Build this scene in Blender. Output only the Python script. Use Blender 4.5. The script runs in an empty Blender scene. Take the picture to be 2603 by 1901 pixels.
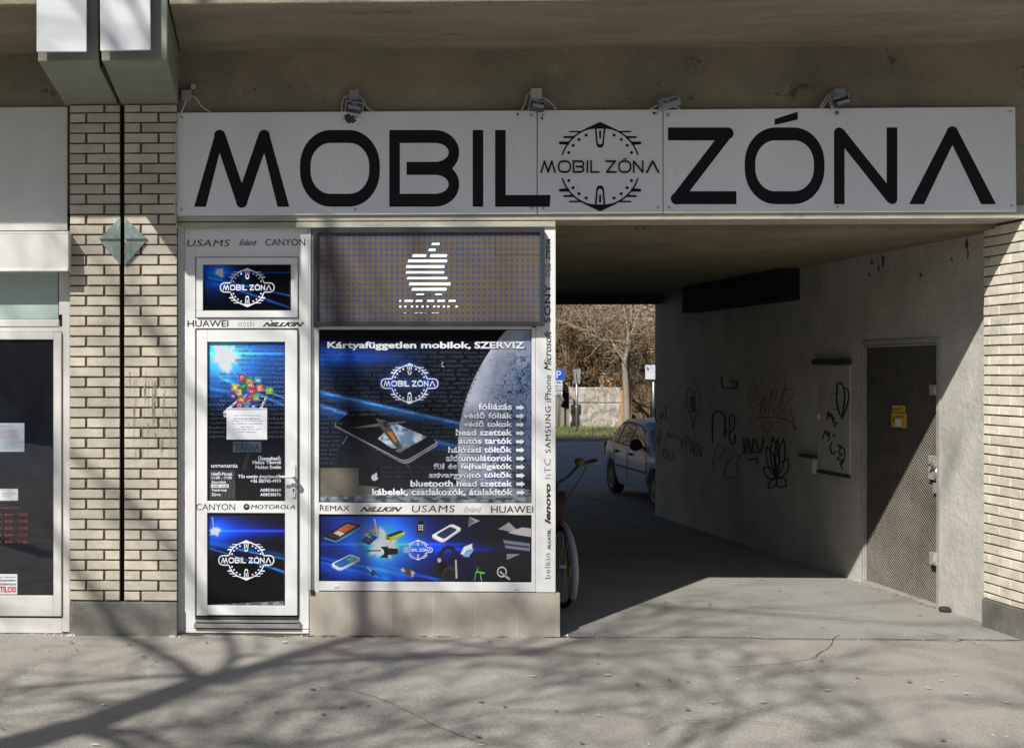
import bpy, math, random
import numpy as np
from mathutils import Vector, noise as mnoise
random.seed(7)
R = math.radians
SC = bpy.context.scene
COL = SC.collection

# ------------------------------------------------------------------ camera, sky, sun, exposure
TH = R(1.76); CX = 553.0; FPX = 3000.0; HY = 942.0; CAMZ = 2.0; D = 8.96; W, H = 2603.0, 1901.0
cam_d = bpy.data.cameras.new('camera'); cam = bpy.data.objects.new('camera', cam_d); COL.objects.link(cam)
cam.location = (0, -D, CAMZ); cam.rotation_euler = (R(90), 0, TH)
cam_d.sensor_width = 36; cam_d.lens = 36*FPX/W
cam_d.shift_x = (W/2-CX)/W; cam_d.shift_y = -(H/2-HY)/W
cam_d.clip_end = 2000; cam_d.clip_start = .05
SC.camera = cam
SUN = Vector((-.788, -1, 1.129))
EL = math.atan2(SUN.z, math.hypot(SUN.x, SUN.y)); AZ = math.atan2(SUN.x, SUN.y)
w = bpy.data.worlds.new('World'); SC.world = w; w.use_nodes = True
nt = w.node_tree; bg = nt.nodes['Background']; sky = nt.nodes.new('ShaderNodeTexSky')
sky.sky_type = 'NISHITA'; sky.sun_disc = False; sky.sun_elevation = EL; sky.sun_rotation = AZ % (2*math.pi)
nt.links.new(sky.outputs[0], bg.inputs[0]); bg.inputs[1].default_value = .068
sd = bpy.data.lights.new('sun', 'SUN'); sd.energy = 5; sd.angle = R(.53); sd.color = (1, .96, .89)
so = bpy.data.objects.new('sun', sd); COL.objects.link(so); so.location = (-10, -14, 16)
so.rotation_euler = (-SUN).to_track_quat('-Z', 'Y').to_euler()
SC.view_settings.view_transform = 'Standard'; SC.view_settings.look = 'None'
SC.view_settings.exposure = .2; SC.view_settings.gamma = 1
SC.cycles.max_bounces = 8; SC.cycles.diffuse_bounces = 4
SC.cycles.use_denoising = True

# ------------------------------------------------------------------ measuring: photograph pixel -> point on a given plane
CT, ST = math.cos(TH), math.sin(TH)
def P(u, v, Y=0.0):
    a = (u-CX)/FPX; t = (Y+D)/(CT+a*ST)
    return Vector((t*(a*CT-ST), Y, CAMZ+t*(HY-v)/FPX))
def PX(u, v, X):
    a = (u-CX)/FPX; t = X/(a*CT-ST)
    return Vector((X, t*(CT+a*ST)-D, CAMZ+t*(HY-v)/FPX))
def G(u, v, z=0.0):
    b = (HY-v)/FPX; t = (z-CAMZ)/b; a = (u-CX)/FPX
    return Vector((t*(a*CT-ST), t*(CT+a*ST)-D, z))
def PD(u, v, d):           # point at depth d from the camera
    a = (u-CX)/FPX
    return Vector((d*(a*CT-ST), d*(CT+a*ST)-D, CAMZ+d*(HY-v)/FPX))

# ------------------------------------------------------------------ materials
def lin(c):
    return tuple(((x/255)/12.92 if x/255 <= .04045 else ((x/255+.055)/1.055)**2.4) for x in c)
def nd(nt, t, **k):
    n = nt.nodes.new(t)
    for a, b in k.items():
        try: setattr(n, a, b)
        except Exception: pass
    return n
def M(name, col, rough=.8, var=.12, scale=4.0, bump=0.0, bscale=60.0, metal=0.0, spots=None, vcol=None,
      coat=0.0, stretch=(1, 1, 1), spec=.5, fine=0.0):
    """noise-broken paint/plaster; col is linear; spots = (colour, scale, threshold, softness)"""
    m = bpy.data.materials.new(name); m.use_nodes = True; t = m.node_tree; L = t.links
    b = t.nodes['Principled BSDF']; tc = nd(t, 'ShaderNodeTexCoord'); mp = nd(t, 'ShaderNodeMapping')
    L.new(tc.outputs['Object'], mp.inputs[0]); mp.inputs['Scale'].default_value = stretch
    if vcol:
        at = nd(t, 'ShaderNodeAttribute'); at.attribute_name = vcol; base = at.outputs['Color']
    else:
        rgb = nd(t, 'ShaderNodeRGB'); rgb.outputs[0].default_value = (*col, 1); base = rgb.outputs[0]
    if var > 0:
        n = nd(t, 'ShaderNodeTexNoise'); n.inputs['Scale'].default_value = scale; n.inputs['Detail'].default_value = 8
        n.inputs['Roughness'].default_value = .62; L.new(mp.outputs[0], n.inputs['Vector'])
        mr = nd(t, 'ShaderNodeMapRange'); mr.inputs[1].default_value = .3; mr.inputs[2].default_value = .7
        mr.inputs[3].default_value = 1-var; mr.inputs[4].default_value = 1+var
        L.new(n.outputs['Fac'], mr.inputs[0])
        mx = nd(t, 'ShaderNodeVectorMath', operation='SCALE'); L.new(base, mx.inputs[0]); L.new(mr.outputs[0], mx.inputs['Scale'])
        base = mx.outputs[0]
    if fine > 0:
        n = nd(t, 'ShaderNodeTexNoise'); n.inputs['Scale'].default_value = bscale*2; n.inputs['Detail'].default_value = 3
        L.new(mp.outputs[0], n.inputs['Vector']); mr = nd(t, 'ShaderNodeMapRange'); mr.inputs[1].default_value = .3
        mr.inputs[2].default_value = .7; mr.inputs[3].default_value = 1-fine; mr.inputs[4].default_value = 1+fine
        L.new(n.outputs['Fac'], mr.inputs[0]); mx = nd(t, 'ShaderNodeVectorMath', operation='SCALE')
        L.new(base, mx.inputs[0]); L.new(mr.outputs[0], mx.inputs['Scale']); base = mx.outputs[0]
    for sp in (spots or []):
        n = nd(t, 'ShaderNodeTexNoise'); n.inputs['Scale'].default_value = sp[1]; n.inputs['Detail'].default_value = 6
        n.inputs['Roughness'].default_value = .7; L.new(mp.outputs[0], n.inputs['Vector'])
        mr = nd(t, 'ShaderNodeMapRange'); mr.inputs[1].default_value = sp[2]; mr.inputs[2].default_value = sp[2]+sp[3]
        L.new(n.outputs['Fac'], mr.inputs[0]); mm = nd(t, 'ShaderNodeMath', operation='MULTIPLY')
        L.new(mr.outputs[0], mm.inputs[0]); mm.inputs[1].default_value = sp[4] if len(sp) > 4 else .8
        mx = nd(t, 'ShaderNodeMix', data_type='RGBA'); L.new(mm.outputs[0], mx.inputs[0]); L.new(base, mx.inputs[6])
        mx.inputs[7].default_value = (*sp[0], 1); base = mx.outputs[2]
    L.new(base, b.inputs['Base Color'])
    b.inputs['Roughness'].default_value = rough; b.inputs['Metallic'].default_value = metal
    b.inputs['Coat Weight'].default_value = coat; b.inputs['Coat Roughness'].default_value = .03
    b.inputs['Specular IOR Level'].default_value = spec
    if bump > 0:
        n = nd(t, 'ShaderNodeTexNoise'); n.inputs['Scale'].default_value = bscale; n.inputs['Detail'].default_value = 6
        L.new(mp.outputs[0], n.inputs['Vector']); bp = nd(t, 'ShaderNodeBump'); bp.inputs['Strength'].default_value = bump
        bp.inputs['Distance'].default_value = .01; L.new(n.outputs['Fac'], bp.inputs['Height']); L.new(bp.outputs[0], b.inputs['Normal'])
    return m
def emit(name, col, st):
    m = bpy.data.materials.new(name); m.use_nodes = True; b = m.node_tree.nodes['Principled BSDF']
    b.inputs['Base Color'].default_value = (*col, 1); b.inputs['Emission Color'].default_value = (*col, 1)
    b.inputs['Emission Strength'].default_value = st; return m

DK = (.05, .042, .03)
m_plaster = M('olive_plaster', (.235, .206, .150), .9, .28, 1.3, .8, 30, fine=.12, spots=[(DK, 5, .60, .05, .75), (DK, 14, .68, .04, .7), ((.36, .33, .25), 2.2, .6, .1, .4)])
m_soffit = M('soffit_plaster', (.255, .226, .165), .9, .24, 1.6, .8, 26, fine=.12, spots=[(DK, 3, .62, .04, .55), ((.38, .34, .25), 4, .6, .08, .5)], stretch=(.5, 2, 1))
m_pceil = M('passage_ceiling_plaster', (.20, .172, .112), .9, .24, 1.6, .8, 26, fine=.12, spots=[(DK, 3, .62, .04, .5)])  # darker copy of the soffit plaster: passage shade put into the colour
m_concrete_pale = M('pale_concrete', (.42, .42, .36), .85, .15, 6, .3, 50)
m_bracket = M('bracket_concrete', (.225, .235, .19), .85, .12, 5, .25, 50)
m_lintel = M('lintel_render', (.40, .385, .32), .85, .2, 6, .35, 60, spots=[((.2, .19, .15), 9, .6, .08, .5)], stretch=(.5, 1, 1.5))
m_mortar = M('dark_mortar', (.15, .115, .08), .95, .3, 15, .5, 80)
m_brick = M('yellow_brick', (.5, .45, .35), .85, .13, 9, .35, 70, vcol='Col', spots=[((.2, .17, .14), 5, .64, .08, .45)], fine=.05)
m_plinth = M('plinth_render', (.165, .163, .145), .9, .3, 5, .5, 40, spots=[((.34, .34, .28), 7, .6, .1, .5)])
m_black = M('black_gap', (.006, .005, .005), .9, 0)
m_white_pvc = M('white_pvc', (.74, .745, .74), .32, .03, 3, .02, 30, spots=[((.5, .48, .44), 3.5, .66, .1, .25)])
m_white_old = M('old_white_paint', (.62, .61, .59), .6, .07, 3, .1, 40, spots=[((.4, .38, .34), 8, .66, .06, .45)])
m_gasket = M('rubber_gasket', (.035, .035, .04), .6, 0)
m_board = M('sign_board', (.75, .75, .765), .45, .08, 1.3, .08, 4, stretch=(1, 1, .35), spots=[((.45, .42, .38), 5, .64, .08, .45)])
m_sign_black = M('sign_black', (.0045, .005, .0065), .5, .1, 5, spec=.25)
m_ink = M('black_film', (.02, .02, .022), .45, 0)
m_ink_soft = M('grey_film', (.28, .28, .28), .5, 0)
m_tile = M('taupe_tile', (.47, .425, .36), .6, .1, 3, .06, 50, spots=[((.36, .32, .27), 2.2, .56, .12, .5)], fine=.05)
m_grout = M('pale_grout', (.68, .66, .6), .8, .25, 20)
m_metal_dark = M('dark_casing', (.045, .052, .065), .4, .12, 6, metal=.3)
m_metal = M('grey_metal', (.36, .37, .37), .4, .15, 12, metal=.7)
m_alu = M('aluminium', (.55, .55, .55), .35, .1, 12, metal=.8)
m_gbox = M('grey_plastic', (.27, .29, .30), .5, .08, 10)
m_wbox = M('pale_plastic', (.46, .47, .43), .5, .08, 10)
m_cable = M('white_cable', (.5, .48, .42), .5, .1, 10)
m_patina = M('green_patina', (.20, .26, .245), .7, .3, 26, .2, 60, spots=[((.36, .42, .40), 30, .55, .1, .7)], stretch=(1, 1, .6))
m_panel = M('hanging_white_panel', (.60, .62, .64), .4, .05, 2)
m_passwall = M('passage_render', (.50, .485, .445), .95, .2, 2.0, .8, 18, fine=.06, spots=[((.26, .24, .2), 3.2, .62, .1, .35), ((.60, .58, .54), 3.5, .58, .14, .3)])
m_pass_int = M('darkened_render', (.045, .043, .038), .95, .2, 2.2, .3, 30)  # passage shade put into the colour, darkened to cut bounced light
m_duct = M('black_duct', (.008, .008, .009), .9, .1)  # plain near-black base for the duct
m_doormesh = M('expanded_metal', (.17, .16, .145), .7, .2, 3, 0)
m_doorfr = M('painted_frame', (.36, .35, .32), .6, .15, 8, .2, 50, spots=[((.18, .1, .06), 14, .64, .05, .6)])
m_yellow = M('yellow_plastic', (.62, .42, .02), .45, .05, 8)
m_paper = M('white_paper', (.68, .70, .76), .6, .03, 4)
m_red = M('red_ink', (.55, .05, .05), .5, 0)
m_glow_w = M('white_print', (.78, .82, .9), .4, 0)
m_out = M('dark_print', (.02, .025, .04), .4, 0)
m_graf = [M('black_spray', (.012, .012, .014), .8, 0), M('red_spray', (.36, .045, .035), .8, .2, 20), M('green_spray', (.02, .11, .05), .8, .3, 20)]

def glass(name, col, rough=.03, bump=.0, bs=2.0):
    m = M(name, col, rough, 0.05, 2, bump, bs, coat=0, spec=.8)
    return m
m_dglass = glass('dark_shop_glass', (.012, .014, .02), .02, .25, 1.2)
m_gglass = glass('frosted_green_glass', (.40, .50, .47), .3)

# ------------------------------------------------------------------ mesh building
ORG = {}
def origin(o):
    while o is not None:
        if o.name in ORG: return ORG[o.name]
        o = o.parent
    return Vector((0, 0, 0))
class MB:
    def __init__(s): s.v = []; s.f = []; s.c = []
    def face(s, pts, col=None):
        n = len(s.v); s.v += [tuple(p) for p in pts]; s.f.append(tuple(range(n, n+len(pts)))); s.c.append(col)
    def raw(s, vs, fs, col=None):
        n = len(s.v); s.v += [tuple(p) for p in vs]; s.f += [tuple(i+n for i in f) for f in fs]; s.c += [col]*len(fs)
    def box(s, x0, x1, y0, y1, z0, z1, col=None, jit=0):
        vs = [(x, y, z) for x in (x0, x1) for y in (y0, y1) for z in (z0, z1)]
        if jit: vs = [tuple(c+random.uniform(-jit, jit) for c in p) for p in vs]
        s.raw(vs, [(0, 1, 3, 2), (4, 6, 7, 5), (0, 4, 5, 1), (2, 3, 7, 6), (0, 2, 6, 4), (1, 5, 7, 3)], col)
    def hexa(s, a, b, col=None):           # two quads a, b (4 points each)
        s.raw(list(a)+list(b), [(3, 2, 1, 0), (4, 5, 6, 7), (0, 1, 5, 4), (1, 2, 6, 5), (2, 3, 7, 6), (3, 0, 4, 7)], col)
    def fbox(s, u0, u1, v0, v1, y0, y1, col=None):   # box whose front (at y0) spans photo pixels
        a = P(u0, v0, y0); b = P(u1, v1, y0)
        s.box(a.x, b.x, y0, y1, b.z, a.z, col)
    def ring(s, u0, u1, v0, v1, wd, y0, y1, wb=None):
        wb = wb if wb is not None else wd
        s.fbox(u0, u1, v0, v0+wd, y0, y1); s.fbox(u0, u1, v1-wb, v1, y0, y1)
        s.fbox(u0, u0+wd, v0+wd, v1-wb, y0+.0006, y1); s.fbox(u1-wd, u1, v0+wd, v1-wb, y0+.0006, y1)
    def prism(s, pts, y0, y1, col=None):    # pts are (x,z)
        n = len(pts); vs = [(p[0], y0, p[1]) for p in pts]+[(p[0], y1, p[1]) for p in pts]
        s.raw(vs, [tuple(range(n)), tuple(range(2*n-1, n-1, -1))]+[(i, (i+1) % n + n*0, (i+1) % n+n, i+n)[::-1] for i in range(n)], col)
    def tube(s, pts, r, n=6, cap=True, col=None):
        pts = [Vector(p) for p in pts]; k = len(pts); rs = r if isinstance(r, (list, tuple)) else [r]*k
        vs = []; prev = None
        for i, p in enumerate(pts):
            d = (pts[min(i+1, k-1)]-pts[max(i-1, 0)])
            if d.length < 1e-9: d = Vector((0, 0, 1))
            d.normalize()
            if prev is None:
                a = d.cross(Vector((0, 0, 1)) if abs(d.z) < .9 else Vector((1, 0, 0))).normalized()
            else:
                a = prev-d*prev.dot(d)
                a = a.normalized() if a.length > 1e-6 else d.cross(Vector((1, 0, 0))).normalized()
            prev = a; b = d.cross(a)
            for j in range(n):
                t = 2*math.pi*j/n; vs.append(p+(a*math.cos(t)+b*math.sin(t))*rs[i])
        fs = [(i*n+j, i*n+(j+1) % n, (i+1)*n+(j+1) % n, (i+1)*n+j) for i in range(k-1) for j in range(n)]
        if cap: fs += [tuple(range(n-1, -1, -1)), tuple(range((k-1)*n, k*n))]
        s.raw(vs, fs, col)
    def lathe(s, c, ax, prof, n=24, col=None):    # prof: (distance along axis, radius)
        ax = Vector(ax).normalized(); a = ax.cross(Vector((0, 0, 1)) if abs(ax.z) < .9 else Vector((1, 0, 0))).normalized(); b = ax.cross(a)
        vs = []
        for (h, r) in prof:
            for j in range(n):
                t = 2*math.pi*j/n; vs.append(Vector(c)+ax*h+(a*math.cos(t)+b*math.sin(t))*r)
        k = len(prof)
        fs = [(i*n+j, i*n+(j+1) % n, (i+1)*n+(j+1) % n, (i+1)*n+j) for i in range(k-1) for j in range(n)]
        fs += [tuple(range(n-1, -1, -1)), tuple(range((k-1)*n, k*n))]
        s.raw(vs, fs, col)
    def build(s, name, mat, parent=None, smooth=False, bevel=0, local=False, label=None):
        me = bpy.data.meshes.new(name); o0 = Vector((0, 0, 0)) if local else origin(parent)
        me.from_pydata([(p[0]-o0.x, p[1]-o0.y, p[2]-o0.z) for p in s.v], [], s.f)
        if any(c is not None for c in s.c):
            at = me.color_attributes.new('Col', 'FLOAT_COLOR', 'CORNER'); arr = []
            for f, c in zip(s.f, s.c):
                arr += [*(c or (.5, .5, .5)), 1]*len(f)
            at.data.foreach_set('color', arr)
        if smooth: me.polygons.foreach_set('use_smooth', [True]*len(me.polygons))
        me.update(); me.materials.append(mat)
        o = bpy.data.objects.new(name, me); COL.objects.link(o)
        if parent is not None: o.parent = parent
        if bevel:
            md = o.modifiers.new('bevel', 'BEVEL'); md.width = bevel; md.segments = 2; md.limit_method = 'ANGLE'; md.angle_limit = R(40)
        if label: o['label'] = label
        return o
def tag(o, label=None, cat=None, group=None, kind=None):
    if label: o['label'] = label
    if cat: o['category'] = cat
    if group: o['group'] = group
    if kind: o['kind'] = kind
    return o
def thing(name, loc, label, cat, group=None, rz=0):
    o = bpy.data.objects.new(name, None); COL.objects.link(o); o.location = loc; o.rotation_euler = (0, 0, rz)
    o.empty_display_size = .1; ORG[o.name] = Vector(loc); return tag(o, label, cat, group)

# ------------------------------------------------------------------ flat print laid on a surface (lettering, emblems, spray)
_tc = {}
def glyphs(sx, bold=0.0, shear=0.0, space=1.0, res=3):
    k = (sx, bold, shear, space, res)
    if k not in _tc:
        c = bpy.data.curves.new('t', 'FONT'); c.body = sx; c.offset = bold; c.shear = shear; c.space_character = space; c.resolution_u = res
        o = bpy.data.objects.new('t', c); COL.objects.link(o); bpy.context.view_layer.update(); m = o.to_mesh()
        v = np.array([p.co[:2] for p in m.vertices]); f = [tuple(p.vertices) for p in m.polygons]
        o.to_mesh_clear(); bpy.data.objects.remove(o); bpy.data.curves.remove(c)
        v = v-v.min(0); v = v/np.maximum(v.max(0), 1e-6); _tc[k] = (v, f)
    return _tc[k]
class Flat(MB):
    """prints in photo pixels; mp(u, v, lift) maps to the surface; each shape is a hair above the last"""
    def __init__(s, mp, z0=0.0, step=.00012): super().__init__(); s.mp = mp; s.z = z0; s.step = step
    def put(s, pts, fs=None, col=None):
        s.z += s.step; vs = [s.mp(p[0], p[1], s.z) for p in pts]
        s.raw(vs, fs if fs else [tuple(range(len(vs)))], col)
    def rib(s, pts, wd, closed=False, caps=True, col=None):
        n = len(pts); seg = n if closed else n-1
        for i in range(seg):
            a, b = pts[i], pts[(i+1) % n]; dx, dy = b[0]-a[0], b[1]-a[1]; l = math.hypot(dx, dy) or 1
            nx, ny = -dy/l*wd/2, dx/l*wd/2
            s.put([(a[0]+nx, a[1]+ny), (b[0]+nx, b[1]+ny), (b[0]-nx, b[1]-ny), (a[0]-nx, a[1]-ny)], col=col)
        if caps:
            for i, p in enumerate(pts):
                if closed or 0 < i < n-1 or caps == 2: s.disc(p, wd/2, 10, col)
    def strip(s, pts, wd, closed=False, col=None):     # mitred ribbon, one mesh
        n = len(pts); L_, R_ = [], []; ws = wd if isinstance(wd, (list, tuple)) else [wd]*n
        for i, p in enumerate(pts):
            a = pts[(i-1) % n] if (closed or i > 0) else p; b = pts[(i+1) % n] if (closed or i < n-1) else p
            dx, dy = b[0]-a[0], b[1]-a[1]; l = math.hypot(dx, dy) or 1; nx, ny = -dy/l*ws[i]/2, dx/l*ws[i]/2
            L_.append((p[0]+nx, p[1]+ny)); R_.append((p[0]-nx, p[1]-ny))
        m = n if closed else n-1
        s.put(L_+R_, [(i, (i+1) % n, (i+1) % n+n, i+n) for i in range(m)], col)
    def disc(s, c, r, n=16, col=None, ry=None):
        s.put([(c[0]+r*math.cos(2*math.pi*i/n), c[1]+(ry or r)*math.sin(2*math.pi*i/n)) for i in range(n)], col=col)
    def rect(s, u0, v0, u1, v1, col=None): s.put([(u0, v0), (u1, v0), (u1, v1), (u0, v1)], col=col)
    def text(s, sx, u0, v0, u1, v1, bold=0.0, shear=0.0, space=1.0, rot=False, res=3, col=None, bend=0):
        if 'M' in sx and bold:          # the font's M breaks when fattened: print it twice, a hair apart, instead
            if bold > 0:
                e = bold*abs((u1-u0) if rot else (v1-v0))*.7
                if rot: s.text(sx, u0, v0-e, u1, v1-e, 0, shear, space, rot, res); v0 += e; v1 += e
                else: s.text(sx, u0-e, v0, u1-e, v1, 0, shear, space, rot, res); u0 += e; u1 += e
            bold = 0.0
        v, f = glyphs(sx, bold, shear, space, res)
        if rot: pts = [(u1-(u1-u0)*(y), v1-(v1-v0)*x) for x, y in v]; pts = [(u1-(1-0)*0-(u1-u0)*y, v1-(v1-v0)*x) for x, y in v]
        else: pts = [(u0+(u1-u0)*x, v1-(v1-v0)*y+bend*x) for x, y in v]
        s.put(pts, f, col)
def onY(Y): return lambda u, v, l: P(u, v, Y-l)
def onX(X): return lambda u, v, l: PX(u, v, X-l)

def arcpts(cx, cy, rx, ry, a0, a1, n=12):
    return [(cx+rx*math.cos(R(a0+(a1-a0)*i/n)), cy+ry*math.sin(R(a0+(a1-a0)*i/n))) for i in range(n+1)]
def roundrect(u0, v0, u1, v1, r, ry=None, n=10):
    ry = ry or r
    return arcpts(u1-r, v0+ry, r, ry, -90, 0, n)+arcpts(u1-r, v1-ry, r, ry, 0, 90, n)+arcpts(u0+r, v1-ry, r, ry, 90, 180, n)+arcpts(u0+r, v0+ry, r, ry, 180, 270, n)
# wide rounded capitals of the shop's name; unit cell = photo pixels of the big sign
def cap_word(fl, word, u0, v0, sx, sy, fat=1.0):
    """M O B I L / Z Ó N A drawn with strokes; v0 = top of the capitals, 195 units high"""
    def T(p): return (u0+p[0]*sx, v0+p[1]*sy)
    def q(*pts): fl.put([T(p) for p in pts])
    def bar(a, b, wd):       # slanted bar with level ends
        q((a[0]-wd/2, a[1]), (a[0]+wd/2, a[1]), (b[0]+wd/2, b[1]), (b[0]-wd/2, b[1]))
    def dot(c, r): fl.put([T((c[0]+r*math.cos(i*math.pi/10), c[1]+r*math.sin(i*math.pi/10))) for i in range(20)])
    def seg(a, b, wd):
        dx, dy = b[0]-a[0], b[1]-a[1]; l = math.hypot(dx, dy); nx, ny = -dy/l*wd/2, dx/l*wd/2
        q((a[0]+nx, a[1]+ny), (b[0]+nx, b[1]+ny), (b[0]-nx, b[1]-ny), (a[0]-nx, a[1]-ny))
    def loop(o, i_):         # ring between two equal-length outlines
        n = len(o); fl.put([T(p) for p in o]+[T(p) for p in i_], [(k, (k+1) % n, (k+1) % n+n, k+n) for k in range(n)])
    x = 0
    for ch in word:
        if ch == 'M':
            r = 14.5*fat; q((0, 195), (30*fat, 195), (66+9, 18), (66-13*fat, 10)); dot((66-1, 14), r)
            bar_pts = [(66-1, 14), (121, 180), (177+1, 14)]
            seg(bar_pts[0], bar_pts[1], 2*r); seg(bar_pts[1], bar_pts[2], 2*r); dot((121, 183), r); dot((178, 14), r)
            q((242-30*fat, 195), (242, 195), (177+14*fat, 10), (177-9, 18)); adv = 242+27
        elif ch in 'OÓ':
            wd = 203; o = roundrect(0, 0, wd, 195, 78, 90); i_ = roundrect(27*fat, 33*fat, wd-27*fat, 195-33*fat, 50, 58); loop(o, i_)
            if ch == 'Ó': q((76, -6), (76, -21), (135, -40), (135, -20))
            adv = wd+24
        elif ch == 'B':
            f = 27*fat; h = 33*fat
            q((0, 0), (f, 0), (f, 195), (0, 195)); mid = 97.5
            for (t, b_) in ((0, mid+h/2), (mid-h/2, 195)):
                cy = (t+b_)/2; ro = (b_-t)/2; ri = ro-h
                o = arcpts(178-62, cy, 62, ro, -90, 90, 16); i_ = arcpts(178-62, cy, 62-f, ri, -90, 90, 16)
                fl.put([T(p) for p in o]+[T(p) for p in i_], [(k, k+1, k+1+17, k+17) for k in range(16)])
            q((f, 0), (178-62, 0), (178-62, h), (f, h)); q((f, 195-h), (178-62, 195-h), (178-62, 195), (f, 195))
            q((44, mid-h/2), (178-62, mid-h/2), (178-62, mid+h/2), (44, mid+h/2)); adv = 178+34
        elif ch == 'I': q((0, 0), (27*fat, 0), (27*fat, 195), (0, 195)); adv = 57
        elif ch == 'L':
            q((0, 0), (27*fat, 0), (27*fat, 195), (0, 195)); q((27*fat, 195-30*fat), (141, 195-30*fat), (139, 195), (27*fat, 195)); adv = 141+70
        elif ch == 'Z':
            h = 33*fat
            q((0, 0), (156, 0), (150, h), (0, h)); dot((152, 15), 15); seg((152, 13), (22, 182), 2*14*fat)
            dot((22, 181), 15); q((22, 195-h), (174, 195-h), (174, 195), (22, 195)); adv = 174+21
        elif ch == 'N':
            r = 13*fat; q((0, 14), (27*fat, 14), (27*fat, 195), (0, 195)); dot((r, r), r); seg((r, r), (161-r, 195-r), 2*r*1.08)
            dot((161-r, 195-r), r); q((161-27*fat, 0), (161, 0), (161, 181), (161-27*fat, 181)); adv = 161+30
        elif ch == 'A':
            r = 15*fat; q((0, 195), (38*fat, 195), (110+13, 18), (110-14, 8)); dot((110, 12), r)
            q((221-38*fat, 195), (221, 195), (110+14, 8), (110-13, 18)); adv = 221+20
        elif ch == ' ': adv = 20
        x += adv; 
        u0 += adv*sx
    return u0
WORDW = 1232.0   # width of 'MOBIL ZÓNA' in cell units
def emblem(fl, cu, cv, r, plate=False, tw=None):
    """clock-like ring with spikes, dots, two pointers, and the shop name across it"""
    wt = 1.5 if plate else 1.0
    for sgn in (-1, 1):
        fl.strip([(cu+r*.99*math.cos(R(a)), cv-sgn*r*.99*math.sin(R(a))) for a in np.linspace(197, 343, 41)], r*.04*wt)
        # pointed cap
        top = cv+sgn*r*1.12
        o = [(-.66, .765), (-.5, .875), (-.34, .965), (0, 1.12), (.34, .965), (.5, .875), (.66, .765)]; i_ = [(-.64, .745), (-.5, .84), (-.34, .915), (0, .97), (.34, .915), (.5, .84), (.64, .745)]
        fl.put([(cu+a*r, cv+sgn*b_*r) for a, b_ in o+i_], [(k, k+1, k+8, k+7) for k in range(6)])
        # pointer
        o = [(cu-r*.14, cv+sgn*r*1.02), (cu-r*.095, cv+sgn*r*.56)]+[(cu+r*.095*math.cos(R(a)), cv+sgn*(r*.56-r*.09*math.sin(R(a)))) for a in range(180, -1, -30)]+[(cu+r*.14, cv+sgn*r*1.02)]
        cx0, cy0 = cu, cv+sgn*r*.76
        i_ = [((p[0]-cx0)*.62+cx0, (p[1]-cy0)*.72+cy0) for p in o]; n = len(o)
        fl.put(o+i_, [(k, (k+1) % n, (k+1) % n+n, k+n) for k in range(n)])
        fl.put([(cu-r*.028, cv+sgn*r*.9), (cu+r*.028, cv+sgn*r*.9), (cu+r*.022, cv+sgn*r*.7), (cu-r*.022, cv+sgn*r*.7)])
        # dots
        for a in (24, 38, 52, 66):
            for s2 in (-1, 1): fl.disc((cu+s2*r*.86*math.cos(R(a)), cv+sgn*r*.86*math.sin(R(a))), r*.04*min(wt, 1.2), 10)
        # side spikes
        for s2 in (-1, 1):
            for (ya, xi, xo, th) in ((.88, .46, .79, .022), (.745, .64, .93, .03), (.60, .78, 1.04, .045)):
                y = cv+sgn*r*ya
                fl.put([(cu+s2*r*xi, y+sgn*r*th*.6), (cu+s2*r*xi, y-sgn*r*th*1.3), (cu+s2*r*(xo-.03), y-sgn*r*th), (cu+s2*r*xo, y), (cu+s2*r*(xo-.03), y+sgn*r*th*.6)])
    tw = tw or r*3.0
    sx = tw/1827.0; sy = .317*r/195
    cap_word(fl, 'MOBIL', cu-tw/2, cv-sy*97, sx, sy, .9*(1.25 if plate else 1))
    cap_word(fl, 'ZÓNA', cu+tw/2-834*sx, cv-sy*97, sx, sy, .9*(1.25 if plate else 1))
    if plate:                                  # outline round the name
        h2 = .26*r; o = roundrect(cu-tw/2-.13*r, cv-h2, cu+tw/2+.13*r, cv+h2, .24*r)
        k = 11
        for side in (o[:22], o[22:]):
            s2 = 1 if side[0][0] > cu else -1; xin = cu+s2*r*.955
            pts = ([(xin, side[0][1])]+side+[(xin, side[-1][1])])
            fl.strip(pts, .06*r)

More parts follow.
